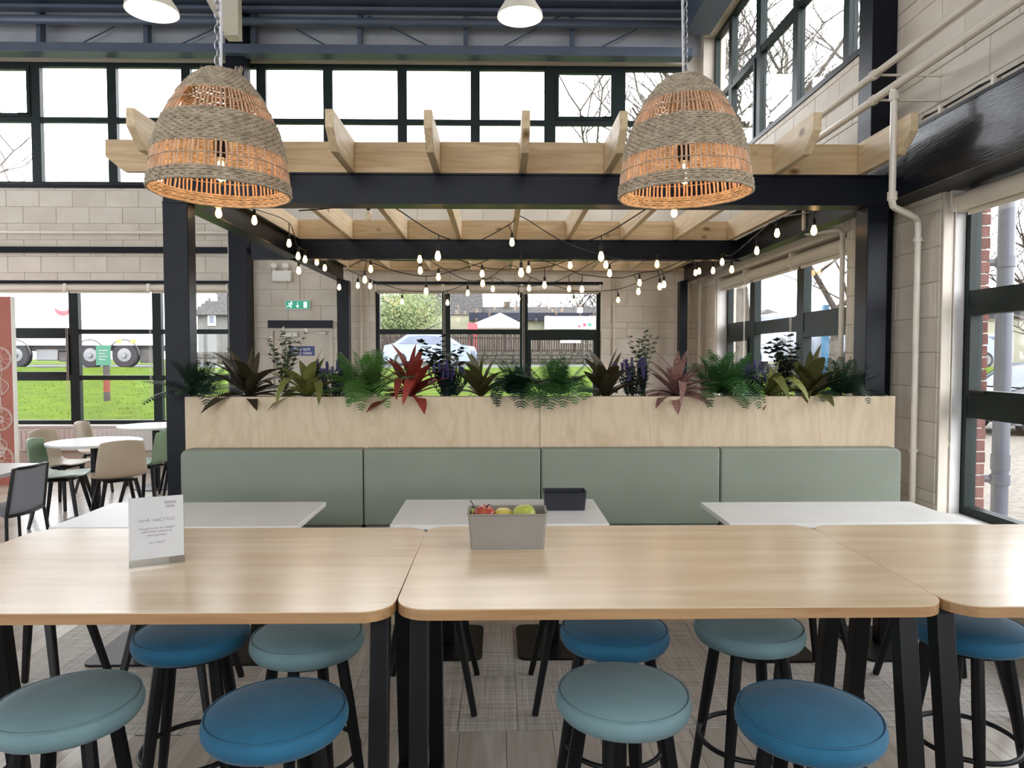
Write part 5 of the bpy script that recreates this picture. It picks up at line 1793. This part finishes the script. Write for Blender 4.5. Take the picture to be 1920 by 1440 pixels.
# yard and car park on the right side
brickp = mat('paving_blocks', S((122, 116, 108)), .85, col2=S((102, 96, 89)), scale=14, detail=2)
struct(MB().box(XR + .28, 60, -20, 18.6, -.3, -.09).build('yard_paving', brickp))
struct(MB().box(4.6, 10.0, 16.9, 26.0, 1.0, 1.2).build('car_park', road_m))

tyre = mat('tyre_rubber', S((50, 50, 52)), .8, col2=S((58, 58, 60)), scale=20)
hub = mat('grey_hub', S((112, 112, 112)), .5, .2, col2=S((104, 104, 104)), scale=10)
truckw = mat('white_truck_side', S((236, 238, 240)), .4, col2=S((232, 234, 236)), scale=2)
under = mat('chassis_grey', S((86, 83, 81)), .8, col2=S((70, 68, 66)), scale=3)
# ---- white lorry on the road
YT = 29.0
zr0 = 1.1
tx0, tx1 = PY(-60, 600, YT).x, PY(302, 600, YT).x
lorry = thing('lorry', ((tx0 + tx1) / 2, YT + 1.2, zr0), 'white articulated lorry passing on the road outside the left windows', 'lorry')
zbx = PY(100, 648, YT).z
MB().box(tx0, tx1, YT, YT + 2.5, zbx, zbx + 3.1).build('trailer_body', truckw, lorry, world=True, bevel=.05)
MB().box(tx0 + .2, tx1 - .2, YT + .3, YT + 2.2, zbx - .22, zbx - .002).build('chassis_rail', under, lorry, world=True)
for px in (-20, 28, 168, 232):
    c = PY(px, 664, YT)
    wmat = Matrix.Translation((c.x, YT + .05, zr0 + .5)) @ Matrix.Rotation(R(-90), 4, 'X')
    wh = MB().lathe([(.3, 0), (.47, .0), (.52, .04), (.52, .26), (.47, .3)], 28, wmat).build('wheel', tyre, lorry, world=True, smooth='auto')
    MB().lathe([(.02, -.1), (.1, -.1), (.12, -.03), (.27, -.02), (.3, .03)], 20, wmat).build('hub', hub, wh, world=True, smooth='auto')
    pts = [(c.x + .62 * math.cos(a), YT + .02, zr0 + .5 + .62 * math.sin(a)) for a in [math.pi * i / 12 for i in range(13)]]
    MB().tube(pts, .035, 6).build('mudguard', under, lorry, world=True, smooth=True)
for a, b, z0, z1 in ((68, 108, 676, 655), (110, 128, 678, 660), (262, 290, 680, 655)):
    p, q = PY(a, z0, YT + .2), PY(b, z1, YT + .2)
    MB().box(p.x, q.x, YT + .2, YT + .9, p.z, q.z).build('side_tank', hub if a < 100 else under, lorry, world=True, bevel=.03)
redm = mat('red_mark', S((206, 66, 74)), .5, col2=S((200, 60, 70)), scale=2)
pale = mat('pale_grey_mark', S((150, 152, 158)), .5, col2=S((144, 146, 152)), scale=2)
c = PY(118, 576, YT); rr = .35
poly = [(c.x + rr * math.cos(R(a)), c.z + rr * math.sin(R(a))) for a in range(200, 341, 14)] + [(c.x + rr * math.cos(R(a)), c.z + .1 + rr * .72 * math.sin(R(a))) for a in range(335, 204, -14)]
MB().prism(poly, 'y', YT - .015, YT - .004).build('red_crescent', redm, lorry, world=True)
for a, b, py in ((152, 158, 577), (162, 166, 575), (168, 173, 579), (178, 181, 575), (186, 194, 577), (104, 196, 604), (75, 83, 594)):
    p, q = PY(a, py + 1, YT), PY(b, py - 1 - (3 if a == 75 else 0), YT)
    MB().box(p.x, q.x, YT - .015, YT - .003, p.z, q.z).build('faded_mark', pale, lorry, world=True)
amber = mat('amber_reflector', S((220, 170, 60)), .4, col2=S((214, 164, 56)), scale=2)
for px in (223, 250):
    p = PY(px, 640, YT); MB().box(p.x - .1, p.x + .1, YT - .02, YT - .003, p.z - .08, p.z + .08).build('side_marker', amber, lorry, world=True)

# ---- green notice on a post in the grass
YG = 14.5
gp = thing('sign_post', PY(196, 745, YG), 'green notice board on a banded post in the grass outside', 'sign')
gm = mat('green_notice', S((40, 112, 88)), .5, col2=S((44, 118, 92)), scale=3)
p, q = PY(182, 685, YG), PY(208, 648, YG)
gb = MB().box(p.x, q.x, YG - .03, YG - .01, p.z, q.z).build('notice_board', gm, gp, world=True)
for k in range(4):
    zz = q.z - (q.z - p.z) * (.25 + .15 * k)
    MB().box(p.x + .05, q.x - .05 - .05 * (k % 2), YG - .034, YG - .031, zz - .008, zz + .008).build('notice_line', pale, gb, world=True)
c = PY(198, 700, YG)
zz = [PY(198, y, YG).z for y in (752, 735, 712, 685)]
for (z0, z1), m_ in zip(zip(zz, zz[1:]), (under, mat('rust_band', S((130, 62, 44)), .7, col2=S((118, 54, 38)), scale=4), under)):
    MB().box(c.x - .045, c.x + .045, YG - .01, YG + .08, min(z0, z1 - .001) if z0 > gz(YG) else gz(YG) - .05, z1).build('post_section', m_, gp, world=True)

# ---- house seen left of the column
YH = 46
grey_r = mat('grey_render', S((104, 103, 100)), .85, col2=S((95, 94, 91)), scale=1.5)
tile_m = mat('slate_tiles', S((76, 73, 71)), .8, col2=S((56, 54, 53)), scale=6)
winw = mat('white_window_frame', S((236, 236, 236)), .5, col2=S((230, 230, 230)), scale=3)
winb = mat('dark_window_glass', S((92, 100, 118)), .2, col2=S((80, 88, 104)), scale=2)
def roof_tiles(parent, x0, x1, z0, z1, y0, y1, cols, rows, m):
    """rows of single tiles as real geometry, joined (too small to pick apart)"""
    mb = MB()
    for r_ in range(rows):
        za = z0 + (z1 - z0) * r_ / rows; zb = z0 + (z1 - z0) * (r_ + 1.15) / rows
        ya = y0 + (y1 - y0) * r_ / rows; yb_ = y0 + (y1 - y0) * (r_ + 1.15) / rows
        for c_ in range(cols):
            xa_ = x0 + (x1 - x0) * (c_ + (.5 if r_ % 2 else 0)) / cols; xb = xa_ + (x1 - x0) / cols * .94
            xb = min(xb, x1)
            if xb <= xa_: continue
            j = rs.uniform(-.01, .015)
            mb.add([(xa_, ya - .06 + j, za), (xb, ya - .06 + j, za), (xb, yb_, zb), (xa_, yb_, zb), (xa_, ya - .06 + j, za - .05), (xb, ya - .06 + j, za - .05)], [(0, 1, 2, 3), (4, 5, 1, 0)])
    return mb.build('roof_tiles', m, parent, world=True, kind='stuff')
h0, h1 = PY(354, 600, YH), PY(600, 600, YH)
ze = PY(400, 590, YH).z; zrg = PY(400, 548, YH).z
hs = thing('house', ((h0.x + h1.x) / 2, YH + 3, 1.1), 'grey rendered house with a tiled roof beyond the dark column', 'house')
MB().box(h0.x + .55, h1.x, YH, YH + 7, 1.0, ze).build('wall', grey_r, hs, world=True)
MB().prism([(YH - .3, ze - .05), (YH + 4, zrg + .3), (YH + 8, ze - .05)], 'x', h0.x + .2, h1.x).build('roof', tile_m, hs, world=True)
roof_tiles(hs, h0.x + .15, h1.x, ze, zrg + .3, YH - .32, YH + 3.98, 22, 14, tile_m)
a = PY(390, 592, YH)
for px in (397, 440):
    a = PY(px - 4, 607, YH); b = PY(px + 5, 592, YH)
    wn = MB().box(a.x - .1, b.x + .1, YH - .06, YH - .002, a.z - .12, b.z + .08).build('window', winw, hs, world=True)
    MB().box(a.x + .02, b.x - .02, YH - .08, YH - .062, a.z + .03, b.z - .03).build('pane', winb, wn, world=True)
a, b = PY(399, 565, YH + 1.6), PY(411, 553, YH + 1.6)
MB().box(a.x, b.x, YH + 1.2, YH + 1.3, a.z, b.z).build('rooflight', winw, hs, world=True)
# lean-to wall in front
wz0 = PY(400, 690, 40.0).z
tag(MB().box(PY(372, 640, 41).x, PY(640, 640, 41).x, 41, 41.3, 1.0, PY(400, 628, 41).z).build('garden_wall', grey_r), 'pale rendered garden wall beside the grey house', 'wall')
stone_m = mat('rubble_stone', S((86, 81, 73)), .9, col2=S((60, 57, 51)), scale=8)
stone_l = mat('rubble_mortar', S((78, 76, 70)), .95, col2=S((66, 64, 60)), scale=8)  # plain mortar colour for the core between the stones
def stone_wall(x0, x1, y, z0, z1, rows, wl_, label):
    t = thing('stone_wall', ((x0 + x1) / 2, y, z0), label, 'wall')
    MB().box(x0, x1, y + .06, y + .4, z0, z1 - .04).build('core', stone_l, t, world=True)
    mb = MB(); n = 0
    for r_ in range(rows):
        x = x0 - rs.uniform(0, .3); h = (z1 - z0) / rows
        while x < x1:
            w = wl_ * rs.uniform(.6, 1.5)
            g = .03
            mb.box(max(x, x0), min(x + w - g, x1), y + rs.uniform(-.05, .03), y + .2, z0 + r_ * h, z0 + (r_ + 1) * h - g + rs.uniform(-.02, .02)) if min(x + w - g, x1) > max(x, x0) else None
            x += w
    mb.build('stones', stone_m, t, world=True, kind='stuff')
    return t
YF2 = 38.5
stone_wall(PY(360, 670, YF2).x, PY(1135, 670, YF2).x, YF2, 1.02, PY(960, 659, YF2).z, 4, .45, 'low rubble stone wall across the road')
# ---- picket fence behind the wall
fm = mat('brown_fence', S((70, 60, 57)), .85, col2=S((54, 46, 43)), scale=3)
fx0, fx1 = PY(690, 640, 39.3).x, PY(1140, 640, 39.3).x
fz0, fz1 = PY(960, 664, 39.3).z, PY(960, 627, 39.3).z
fe = thing('picket_fence', ((fx0 + fx1) / 2, 39.3, fz0), 'brown wooden picket fence above the stone wall', 'fence')
npk = 100
w_ = (fx1 - fx0) / npk
pm = MB().box(-w_ * .39, w_ * .39, -.015, .015, 0, fz1 - fz0).mesh('picket'); pm.materials.append(fm)
for k in range(npk):
    link('picket', pm, fe, Vector((fx0 + w_ * (k + .5), 39.28, fz0 + rs.uniform(-.03, .03))) - wloc(fe), (0, R(rs.uniform(-1, 1)), 0))
for z in (fz0 + .15, fz1 - .25): MB().box(fx0, fx1, 39.3, 39.36, z, z + .09).build('rail', fm, fe, world=True)
for k in range(8):
    x = fx0 + (fx1 - fx0) * k / 7
    MB().box(x - .06, x + .06, 39.37, 39.48, 1.0, fz1).build('post', fm, fe, world=True)
a, b = PY(1051, 643, 39.2), PY(1089, 634, 39.2)
tag(MB().box(a.x, b.x, 39.2, 39.23, a.z, b.z).build('fence_notice', winw), 'small white notice on the picket fence', 'sign')
# ---- low building with the banner
YBd = 48
crm = mat('cream_render', S((138, 135, 117)), .8, col2=S((128, 126, 109)), scale=2)
fas = mat('dark_fascia', S((48, 50, 60)), .7, col2=S((42, 44, 53)), scale=3)
bx0, bx1 = PY(640, 600, YBd).x, PY(1300, 600, YBd).x
zf0, zf1 = PY(960, 602, YBd).z, PY(960, 587, YBd).z
lb_ = thing('pub_building', ((bx0 + bx1) / 2, YBd + 4, 1.1), 'low cream building with a dark fascia beyond the centre window', 'building')
MB().box(bx0, bx1, YBd, YBd + 8, 1.0, zf0).build('wall', crm, lb_, world=True)
MB().box(PY(880, 600, YBd).x, bx1, YBd - .5, YBd + 8, zf0, zf1).build('fascia', fas, lb_, world=True)
for k in range(5):
    z = zf0 + (zf1 - zf0) * (k + .5) / 5
    MB().box(PY(880, 600, YBd).x, bx1, YBd - .53, YBd - .5, z - .02, z + .02).build('fascia_rib', fas, lb_, world=True)
r0 = PY(840, 600, YBd + 6).x; r1 = PY(903, 600, YBd + 6).x
zt0, zt1 = PY(900, 589, YBd + 6).z, PY(900, 545, YBd + 6).z
MB().box(r0 - 6, r1, YBd + 6.1, YBd + 12, 1.0, zt0).build('rear_wall', crm, lb_, world=True)
roof_tiles(lb_, r0 - 4, r1, zt0, zt1 + .6, YBd + 6, YBd + 9, 24, 14, tile_m)
MB().prism([(YBd + 6, zt0), (YBd + 9, zt1 + .6), (YBd + 12, zt0)], 'x', r0 - 4, r1).build('rear_roof', tile_m, lb_, world=True)
s0, s1 = PY(904, 600, YBd + 7).x, PY(1135, 600, YBd + 7).x
y0_, y1_ = PY(960, 589, YBd + 7).z, PY(960, 572, YBd + 7).z
roof_tiles(lb_, s0, s1, y0_, y1_, YBd + 7, YBd + 9, 46, 6, tile_m)
MB().prism([(YBd + 7, y0_), (YBd + 9, y1_), (YBd + 11, y0_)], 'x', s0, s1).build('side_roof', tile_m, lb_, world=True)
a = PY(950, 572, YBd + 8.6); 
MB().box(a.x - .25, a.x + .25, YBd + 8.4, YBd + 8.9, a.z - .3, a.z + .25).build('chimney', stone_m, lb_, world=True)
a, b = PY(1082, 588, YBd + 6.5), PY(1092, 577, YBd + 6.5)
MB().box(a.x, b.x, YBd + 6.4, YBd + 6.5, a.z, b.z).build('dormer', winw, lb_, world=True)
# banner on the building
a, b = PY(1021, 617, YBd - .6), PY(1118, 593, YBd - .6)
bn = MB().box(a.x, b.x, YBd - .62, YBd - .58, a.z, b.z).build('banner', winw)
tag(bn, 'white banner with small coloured marks on the low building', 'banner')
for px, py, w_, h_, m_ in ((1060, 612, 44, 2.6, pale), (1096, 609, 6, 6, redm), (1086, 612, 5, 4, redm), (1106, 609, 6, 6, gm), (1050, 600, 22, 1.6, pale), (1080, 600, 18, 1.6, pale)):
    p, q = PY(px - w_ / 2, py + h_ / 2, YBd - .62), PY(px + w_ / 2, py - h_ / 2, YBd - .62)
    MB().box(p.x, q.x, YBd - .635, YBd - .6205, p.z, q.z).build('printed_mark', m_, bn, world=True)
# white gazebo and red board
YZ = 43.5
gz_ = thing('gazebo', PY(928, 640, YZ), 'white canvas gazebo with a pointed roof behind the fence', 'gazebo')
A, B, T_ = PY(880, 610, YZ), PY(985, 610, YZ), PY(938, 587, YZ + 2)
m = MB(); D_ = 3.5
m.add([A, B, B + Vector((0, D_, 0)), A + Vector((0, D_, 0)), Vector((T_.x, YZ + D_ / 2, T_.z))], [(0, 1, 4), (1, 2, 4), (2, 3, 4), (3, 0, 4), (3, 2, 1, 0)])
m.build('canopy', winw, gz_, world=True)
for x in (A.x + .05, B.x - .05):
    for y in (YZ + .05, YZ + D_ - .05): MB().box(x - .04, x + .04, y - .04, y + .04, 1.1, A.z).build('pole', hub, gz_, world=True)
MB().box(A.x, B.x, YZ - .01, YZ + .01, A.z - .14, A.z).build('valance', winw, gz_, world=True)
a, b = PY(879, 617, YZ + 1), PY(897, 608, YZ + 1)
tag(MB().box(a.x, b.x, YZ - .5, YZ - .4, 1.1, b.z).build('red_board', redm), 'red board beside the gazebo', 'board')

# ---- cars
def car(name, c, L, Hc, yaw, paint, label, Wd=1.75):
    """simple saloon/hatch with body, cabin glass, wheels, lights; c = ground centre"""
    t = thing(name, c, label, 'car', yaw)
    s = L / 4.2; h = Hc / 1.48
    side = [(-2.08, .28), (-2.1, .62), (-1.98, .86), (-1.35, .96), (-.72, 1.38), (.1, 1.48), (.95, 1.42), (1.62, 1.02), (2.02, .9), (2.1, .55), (2.05, .28)]
    poly = [(a * s, b * h) for a, b in side]
    m = MB(); n = len(poly); v = []; f = []
    for yy, k in ((-1, 0), (-.8, 1), (.8, 1), (1, 0)):
        for a, b in poly:
            tw = .82 if (b > 1.0 * h) else 1.0
            v.append((a, yy * Wd / 2 * (tw if abs(yy) == 1 else tw), b if k or True else b))
    for r_ in range(3):
        for i in range(n):
            j = (i + 1) % n
            f.append((r_ * n + i, r_ * n + j, (r_ + 1) * n + j, (r_ + 1) * n + i))
    f.append(tuple(range(n))); f.append(tuple(range(3 * n, 4 * n))[::-1])
    m.add(v, f); m.build('body', paint, t, smooth='auto', bevel=.06, bseg=3)
    for sg in (-1, 1):
        y = sg * (Wd / 2 * .91)
        gl = [(-1.2 * s, 1.0 * h), (-.66 * s, 1.34 * h), (.08 * s, 1.42 * h), (.88 * s, 1.36 * h), (1.36 * s, 1.03 * h)]
        mb = MB(); mb.prism(gl, 'y', y - .035, y + .035); mb.build('side_window', winb, t)
        for a in (-1.28, 1.28):
            T = Matrix.Translation((a * s, sg * (Wd / 2 - .1), .31)) @ Matrix.Rotation(R(90), 4, 'X')
            wh = MB().lathe([(.2, -.12), (.28, -.12), (.31, -.09), (.31, .09), (.28, .12), (.2, .12)], 22, T).build('wheel', tyre, t, smooth='auto')
            MB().lathe([(.02, -.13), (.19, -.13), (.19, .13), (.02, .13)], 16, T).build('hub', hub, wh)
    MB().prism([(-1.38 * s, .98 * h), (-.74 * s, 1.385 * h), (-.7 * s, 1.36 * h), (-1.3 * s, .95 * h)], 'y', -Wd / 2 * .72, Wd / 2 * .72).build('windscreen', winb, t)
    MB().prism([(1.0 * s, 1.42 * h), (1.64 * s, 1.04 * h), (1.58 * s, 1.0 * h), (.95 * s, 1.38 * h)], 'y', -Wd / 2 * .72, Wd / 2 * .72).build('rear_window', winb, t)
    for sg in (-1, 1):
        MB().ball((-1.98 * s, sg * Wd * .36, .68 * h), .14, 10, 6).build('headlamp', hub, t, smooth=True)
        MB().ball((2.0 * s, sg * Wd * .38, .78 * h), .12, 10, 6).build('tail_lamp', redm, t, smooth=True)
    return t
silver = mat('silver_paint', S((108, 119, 134)), .3, .2, col2=S((100, 112, 127)), scale=2, coat=.5)
wpaint = mat('white_paint', S((148, 154, 164)), .3, col2=S((141, 147, 157)), scale=2, coat=.5)
bpaint = mat('blue_paint', S((36, 48, 96)), .25, .2, col2=S((56, 76, 146)), scale=2, coat=.5)
kpaint = mat('dark_paint', S((40, 46, 58)), .2, .2, col2=S((34, 40, 52)), scale=2, coat=.6)
c = PY(805, 680, 33.5)
car('car', (c.x, 34.2, 1.1), 4.1, 1.5, R(172), silver, 'silver car passing on the road outside the centre window')
# parked cars in the side car park, seen through the right windows
def gp_(px, py, X, z=0.0): q = PX(px, py, X); return q
car('car', (9.0, 18.2, 1.2), 4.2, 1.5, R(102), wpaint, 'white hatchback parked near the blue post')
car('car', (7.0, 19.4, 1.2), 4.3, 1.5, R(105), wpaint, 'white car parked behind the middle pane of the far right window')
car('car', (6.0, 23.5, 1.2), 4.3, 1.48, R(95), silver, 'silver car parked beyond the tree trunk')
car('car', (8.4, 24.0, 1.2), 4.3, 1.6, R(98), bpaint, 'dark blue car parked in the second row')
car('car', (12.2, 15.2, -.09), 4.3, 1.5, R(4), kpaint, 'dark car parked outside the near right window')
car('car', (17.0, 27.2, 1.1), 4.3, 1.5, R(4), silver, 'pale car on the road beyond the near right window')
# blue post with white panel
bpost = mat('blue_post_paint', S((44, 108, 144)), .5, col2=S((40, 102, 138)), scale=3)
q = PX(1547, 640, 7.6)
tag(MB().box(q.x - .06, q.x + .06, q.y - .06, q.y + .06, 1.1, PX(1547, 572, 7.6).z).build('blue_post', bpost), 'tall blue post in the car park outside the far right window', 'post')
# low grey hut roof and flat white building far right
q = PX(1428, 600, 17)
ht = thing('hut', (q.x + 1, q.y + 2, .2), 'low hut with a grey pitched roof beyond the car park', 'hut')
a = PX(1430, 612, 17); 
MB().box(a.x - 1, a.x + 3, a.y, a.y + 4, .2, a.z).build('wall', winw, ht, world=True)
MB().prism([(a.x - 1.4, a.z), (a.x + .2, a.z + 1.1), (a.x + 3.4, a.z)], 'y', a.y - .3, a.y + 4.3).build('roof', grey_r, ht, world=True)
fb_ = thing('flat_building', (24, 40, .2), 'long flat-roofed pale building across the car park', 'building')
MB().box(15, 60, 30, 40, .2, 3.2).build('wall', crm, fb_, world=True)
MB().box(14.8, 60, 29.8, 40, 3.2, 3.6).build('roof_edge', fas, fb_, world=True)
for k in range(9):
    wn = MB().box(16 + 4 * k, 18 + 4 * k, 29.95, 30, 1.3, 2.5).build('window', winw, fb_, world=True)
    MB().box(16.1 + 4 * k, 17.9 + 4 * k, 29.92, 29.948, 1.4, 2.4).build('pane', winb, wn, world=True)
fb2 = thing('flat_building', (34, 10, 0), 'white shed building beyond the near right window', 'building')
MB().box(26, 34, 5, 26, -.1, 2.7).build('wall', winw, fb2, world=True)
MB().box(25.7, 34, 5, 26, 2.7, 3.0).build('roof_edge', fas, fb2, world=True)
for k in range(5): MB().box(25.95, 26, 7 + 4 * k, 9.4 + 4 * k, .8, 2.2).build('window', winb, fb2, world=True)
stone_wall(10, 26, 28.8, -.1, 1.0, 4, .45, 'low rubble wall along the far side of the car park')
# garden wall of stone blocks behind the tree trunk
sw = mat('sandstone_blocks', S((140, 132, 112)), .9, col2=S((120, 112, 94)), scale=6)
q = PX(1360, 600, 4.0)
gw = thing('stone_pier', (4.0, q.y, 0), 'sandstone block pier beside the tree trunk outside the far right window', 'pier')
for r_ in range(10):
    for k in range(2):
        MB().box(3.62 + .3 * k, 3.9 + .3 * k, 12.6 - .0, 13.2, .0 + .3 * r_, .285 + .3 * r_).build('stone', sw, gw, world=True, bevel=.02)

# ---- trees
barkm = mat('grey_tree_bark', S((98, 93, 84)), .95, col2=S((70, 65, 58)), scale=10, bump=.5, bscale=30)
twigm = mat('dark_twigs', S((88, 80, 72)), .95, col2=S((72, 64, 58)), scale=10)
def bare_tree(name, base, H, r, seed, label, spread=.55, depth=5, trunk_frac=.3, bark=None):
    rg_ = random.Random(seed)
    t = thing(name, base, label, 'tree')
    tr = MB(); tw = MB()
    B0 = Vector(base)
    def grow(p, d, L, rad, lev):
        w_ = B0 + p + d * L
        if w_.x < 4.2 and w_.y < 11.2 and lev: return
        if (B0 + p).x < 3.5 and (B0 + p).y < 10.6: return
        n = 3
        pts = [p]
        dd = d.copy()
        for i in range(n):
            dd = (dd + Vector((rg_.uniform(-1, 1), rg_.uniform(-1, 1), rg_.uniform(-.5, .8))) * .13).normalized()
            pts.append(pts[-1] + dd * (L / n))
        (tr if lev == 0 else tw).tube(pts, [rad * (1 - .35 * i / n) for i in range(n + 1)], 6 if lev < 2 else 4 if lev < 4 else 3, cap=False)
        if lev >= depth: return
        kk = 3 if lev < 3 else 3
        for i in range(kk):
            q_ = pts[-1] if i == 0 else pts[rg_.choice((1, 2, 3))]
            a = rg_.uniform(0, 6.28)
            side = Vector((math.cos(a), math.sin(a), rg_.uniform(-.1, .7)))
            nd_ = (dd * (1 - spread) + side * spread).normalized()
            grow(q_, nd_, L * rg_.uniform(.6, .85), rad * .58, lev + 1)
    grow(Vector((0, 0, -.1)), Vector((rg_.uniform(-.05, .05), 0, 1)), H * trunk_frac, r, 0)
    tr.build('trunk', bark or barkm, t, smooth=True)
    tw.build('branches', bark or twigm, t, smooth=True, kind='stuff')
    return t
bare_tree('bare_tree', (4.75, 14.0, gz(14, 4.75) - .1), 9, .26, 11, 'thick pale tree trunk outside the far right window', .5, 6, .42, barkm)
bare_tree('bare_tree', (5.4, 15.6, gz(15.6, 5.4) - .1), 9, .2, 21, 'second leaning tree trunk behind the thick one', .5, 6, .45, barkm)
bare_tree('bare_tree', (7.3, 15.4, gz(15.4, 7.3) - .1), 8, .12, 5, 'bare branching tree over the car park by the blue post', .62, 7, .24)
bare_tree('bare_tree', (15.5, 19.0, -.1), 9, .11, 8, 'bare branching tree beyond the near right window', .6, 7, .25)
bare_tree('bare_tree', (11.5, 13.0, 0), 10, .16, 18, 'tall bare tree seen through the right clerestory', .55, 7, .33)
bare_tree('bare_tree', (14.0, 22.5, .6), 12, .2, 33, 'tall bare tree farther behind the right clerestory', .55, 7, .35)
bare_tree('bare_tree', (-28.8, 43.0, 1), 20, .2, 14, 'bare tree seen low in the left clerestory', .55, 7, .4)
c = PY(1095, 600, 58)
bare_tree('bare_tree', (c.x, 58, 1.1), 9, .25, 9, 'bare tree behind the banner building', .6, 7, .3)
bare_tree('bare_tree', (c.x - 4, 62, 1.1), 9, .25, 19, 'second bare tree behind the banner building', .6, 7, .3)
# leafy tree left in the centre window
def leafy(name, base, H, Rr, seed, label, n=5000, cols=None):
    rg_ = random.Random(seed)
    t = thing(name, base, label, 'tree')
    bt = MB()
    for k in range(9):
        a = rg_.uniform(0, 6.28); e = Vector((math.cos(a) * Rr * rg_.uniform(.3, .9), math.sin(a) * Rr * .5, H * rg_.uniform(.45, 1)))
        bt.tube(spline([Vector((0, 0, 0)), Vector((e.x * .2, e.y * .2, H * .3)), e], 5), [.14 - .012 * i for i in range(11)], 5)
    bt.build('trunk', barkm, t, smooth=True)
    m = MB()
    for k in range(n):
        u = Vector((rg_.gauss(0, .42), rg_.gauss(0, .42), rg_.gauss(0, .36)))
        if u.length > 1: continue
        c_ = Vector((u.x * Rr, u.y * Rr, H * .6 + u.z * H * .45))
        d1 = Vector((rg_.uniform(-1, 1), rg_.uniform(-1, 1), rg_.uniform(-1, 1))).normalized(); d2 = d1.orthogonal().normalized()
        s_ = rg_.uniform(.05, .12)
        m.add([c_, c_ + d1 * s_ + d2 * s_ * .5, c_ + d1 * s_ * 2, c_ + d1 * s_ - d2 * s_ * .5], [(0, 1, 2, 3)])
    m.build('crown', cols, t, kind='stuff')
    return t
lg = leaf_mat('grey_green_leaves', S((96, 106, 72)), S((128, 136, 98)), .3)
c = PY(760, 600, 43)
leafy('leafy_tree', (c.x, 43.5, 1.1), 5.2, 2.6, 2, 'grey-green leafy tree in the left pane of the centre window', 7000, lg)
c = PY(715, 600, 45)
leafy('leafy_tree', (c.x, 46, 1.1), 5.5, 2.2, 6, 'loose leafy tree behind the left edge of the centre window', 3500, lg)

# ---- brick jamb and downpipe right outside the near window
brick_m = mat('red_brick', S((112, 80, 74)), .9, col2=S((94, 64, 60)), scale=12, bump=.4, bscale=50, rnd=.1)
jb = thing('brick_jamb', (3.05, yN1, -.1), 'red brick jamb outside the near right window', 'brickwork')
MB().box(GX + .04, XR + .27, yN1 - .03, yN1 - .003, -.1, 4.2).build('mortar_core', M['mortar'], jb, world=True)
for k in range(54):
    z = -.1 + .075 * k
    MB().box(GX + .04, XR + .285 + (.004 if k % 2 else 0), yN1 - .04, yN1 - .029, z, z + .066).build('brick', brick_m, jb, world=True, bevel=.003)
dpm = mat('grey_downpipe', S((74, 78, 88)), .4, col2=S((69, 73, 83)), scale=4)
q = PX(1880, 700, 3.72)
dn = thing('downpipe', (q.x, q.y, -.1), 'grey downpipe standing outside the near right window', 'downpipe')
MB().lathe([(.056, -.1), (.056, 4.4)], 20, Matrix.Translation((q.x, q.y, 0))).build('pipe_barrel', dpm, dn, world=True, smooth='auto')
for z in (PX(1880, 867, 3.72).z,):
    MB().lathe([(.063, -.06), (.063, .06)], 20, Matrix.Translation((q.x, q.y, z))).build('socket_joint', dpm, dn, world=True, smooth='auto')
for py in (492, 900):
    z = PX(1880, py, 3.72).z
    MB().lathe([(.066, -.04), (.066, .04)], 20, Matrix.Translation((q.x, q.y, z))).build('clip', dpm, dn, world=True, smooth='auto')
    MB().tube([(q.x, q.y, z), (q.x - .2, q.y + .12, z)], .03, 10).build('standoff', dpm, dn, world=True, smooth=True)

# outdoor matt surfaces carry no sheen
for m_ in (grass_m, road_m, pave_m, brickp, grey_r, tile_m, stone_m, stone_l, fm, crm, fas, sw, barkm, twigm, brick_m, under, tyre, lg):
    b_ = m_.node_tree.nodes.get('Principled BSDF')
    if b_: b_.inputs['Specular IOR Level'].default_value = 0.05
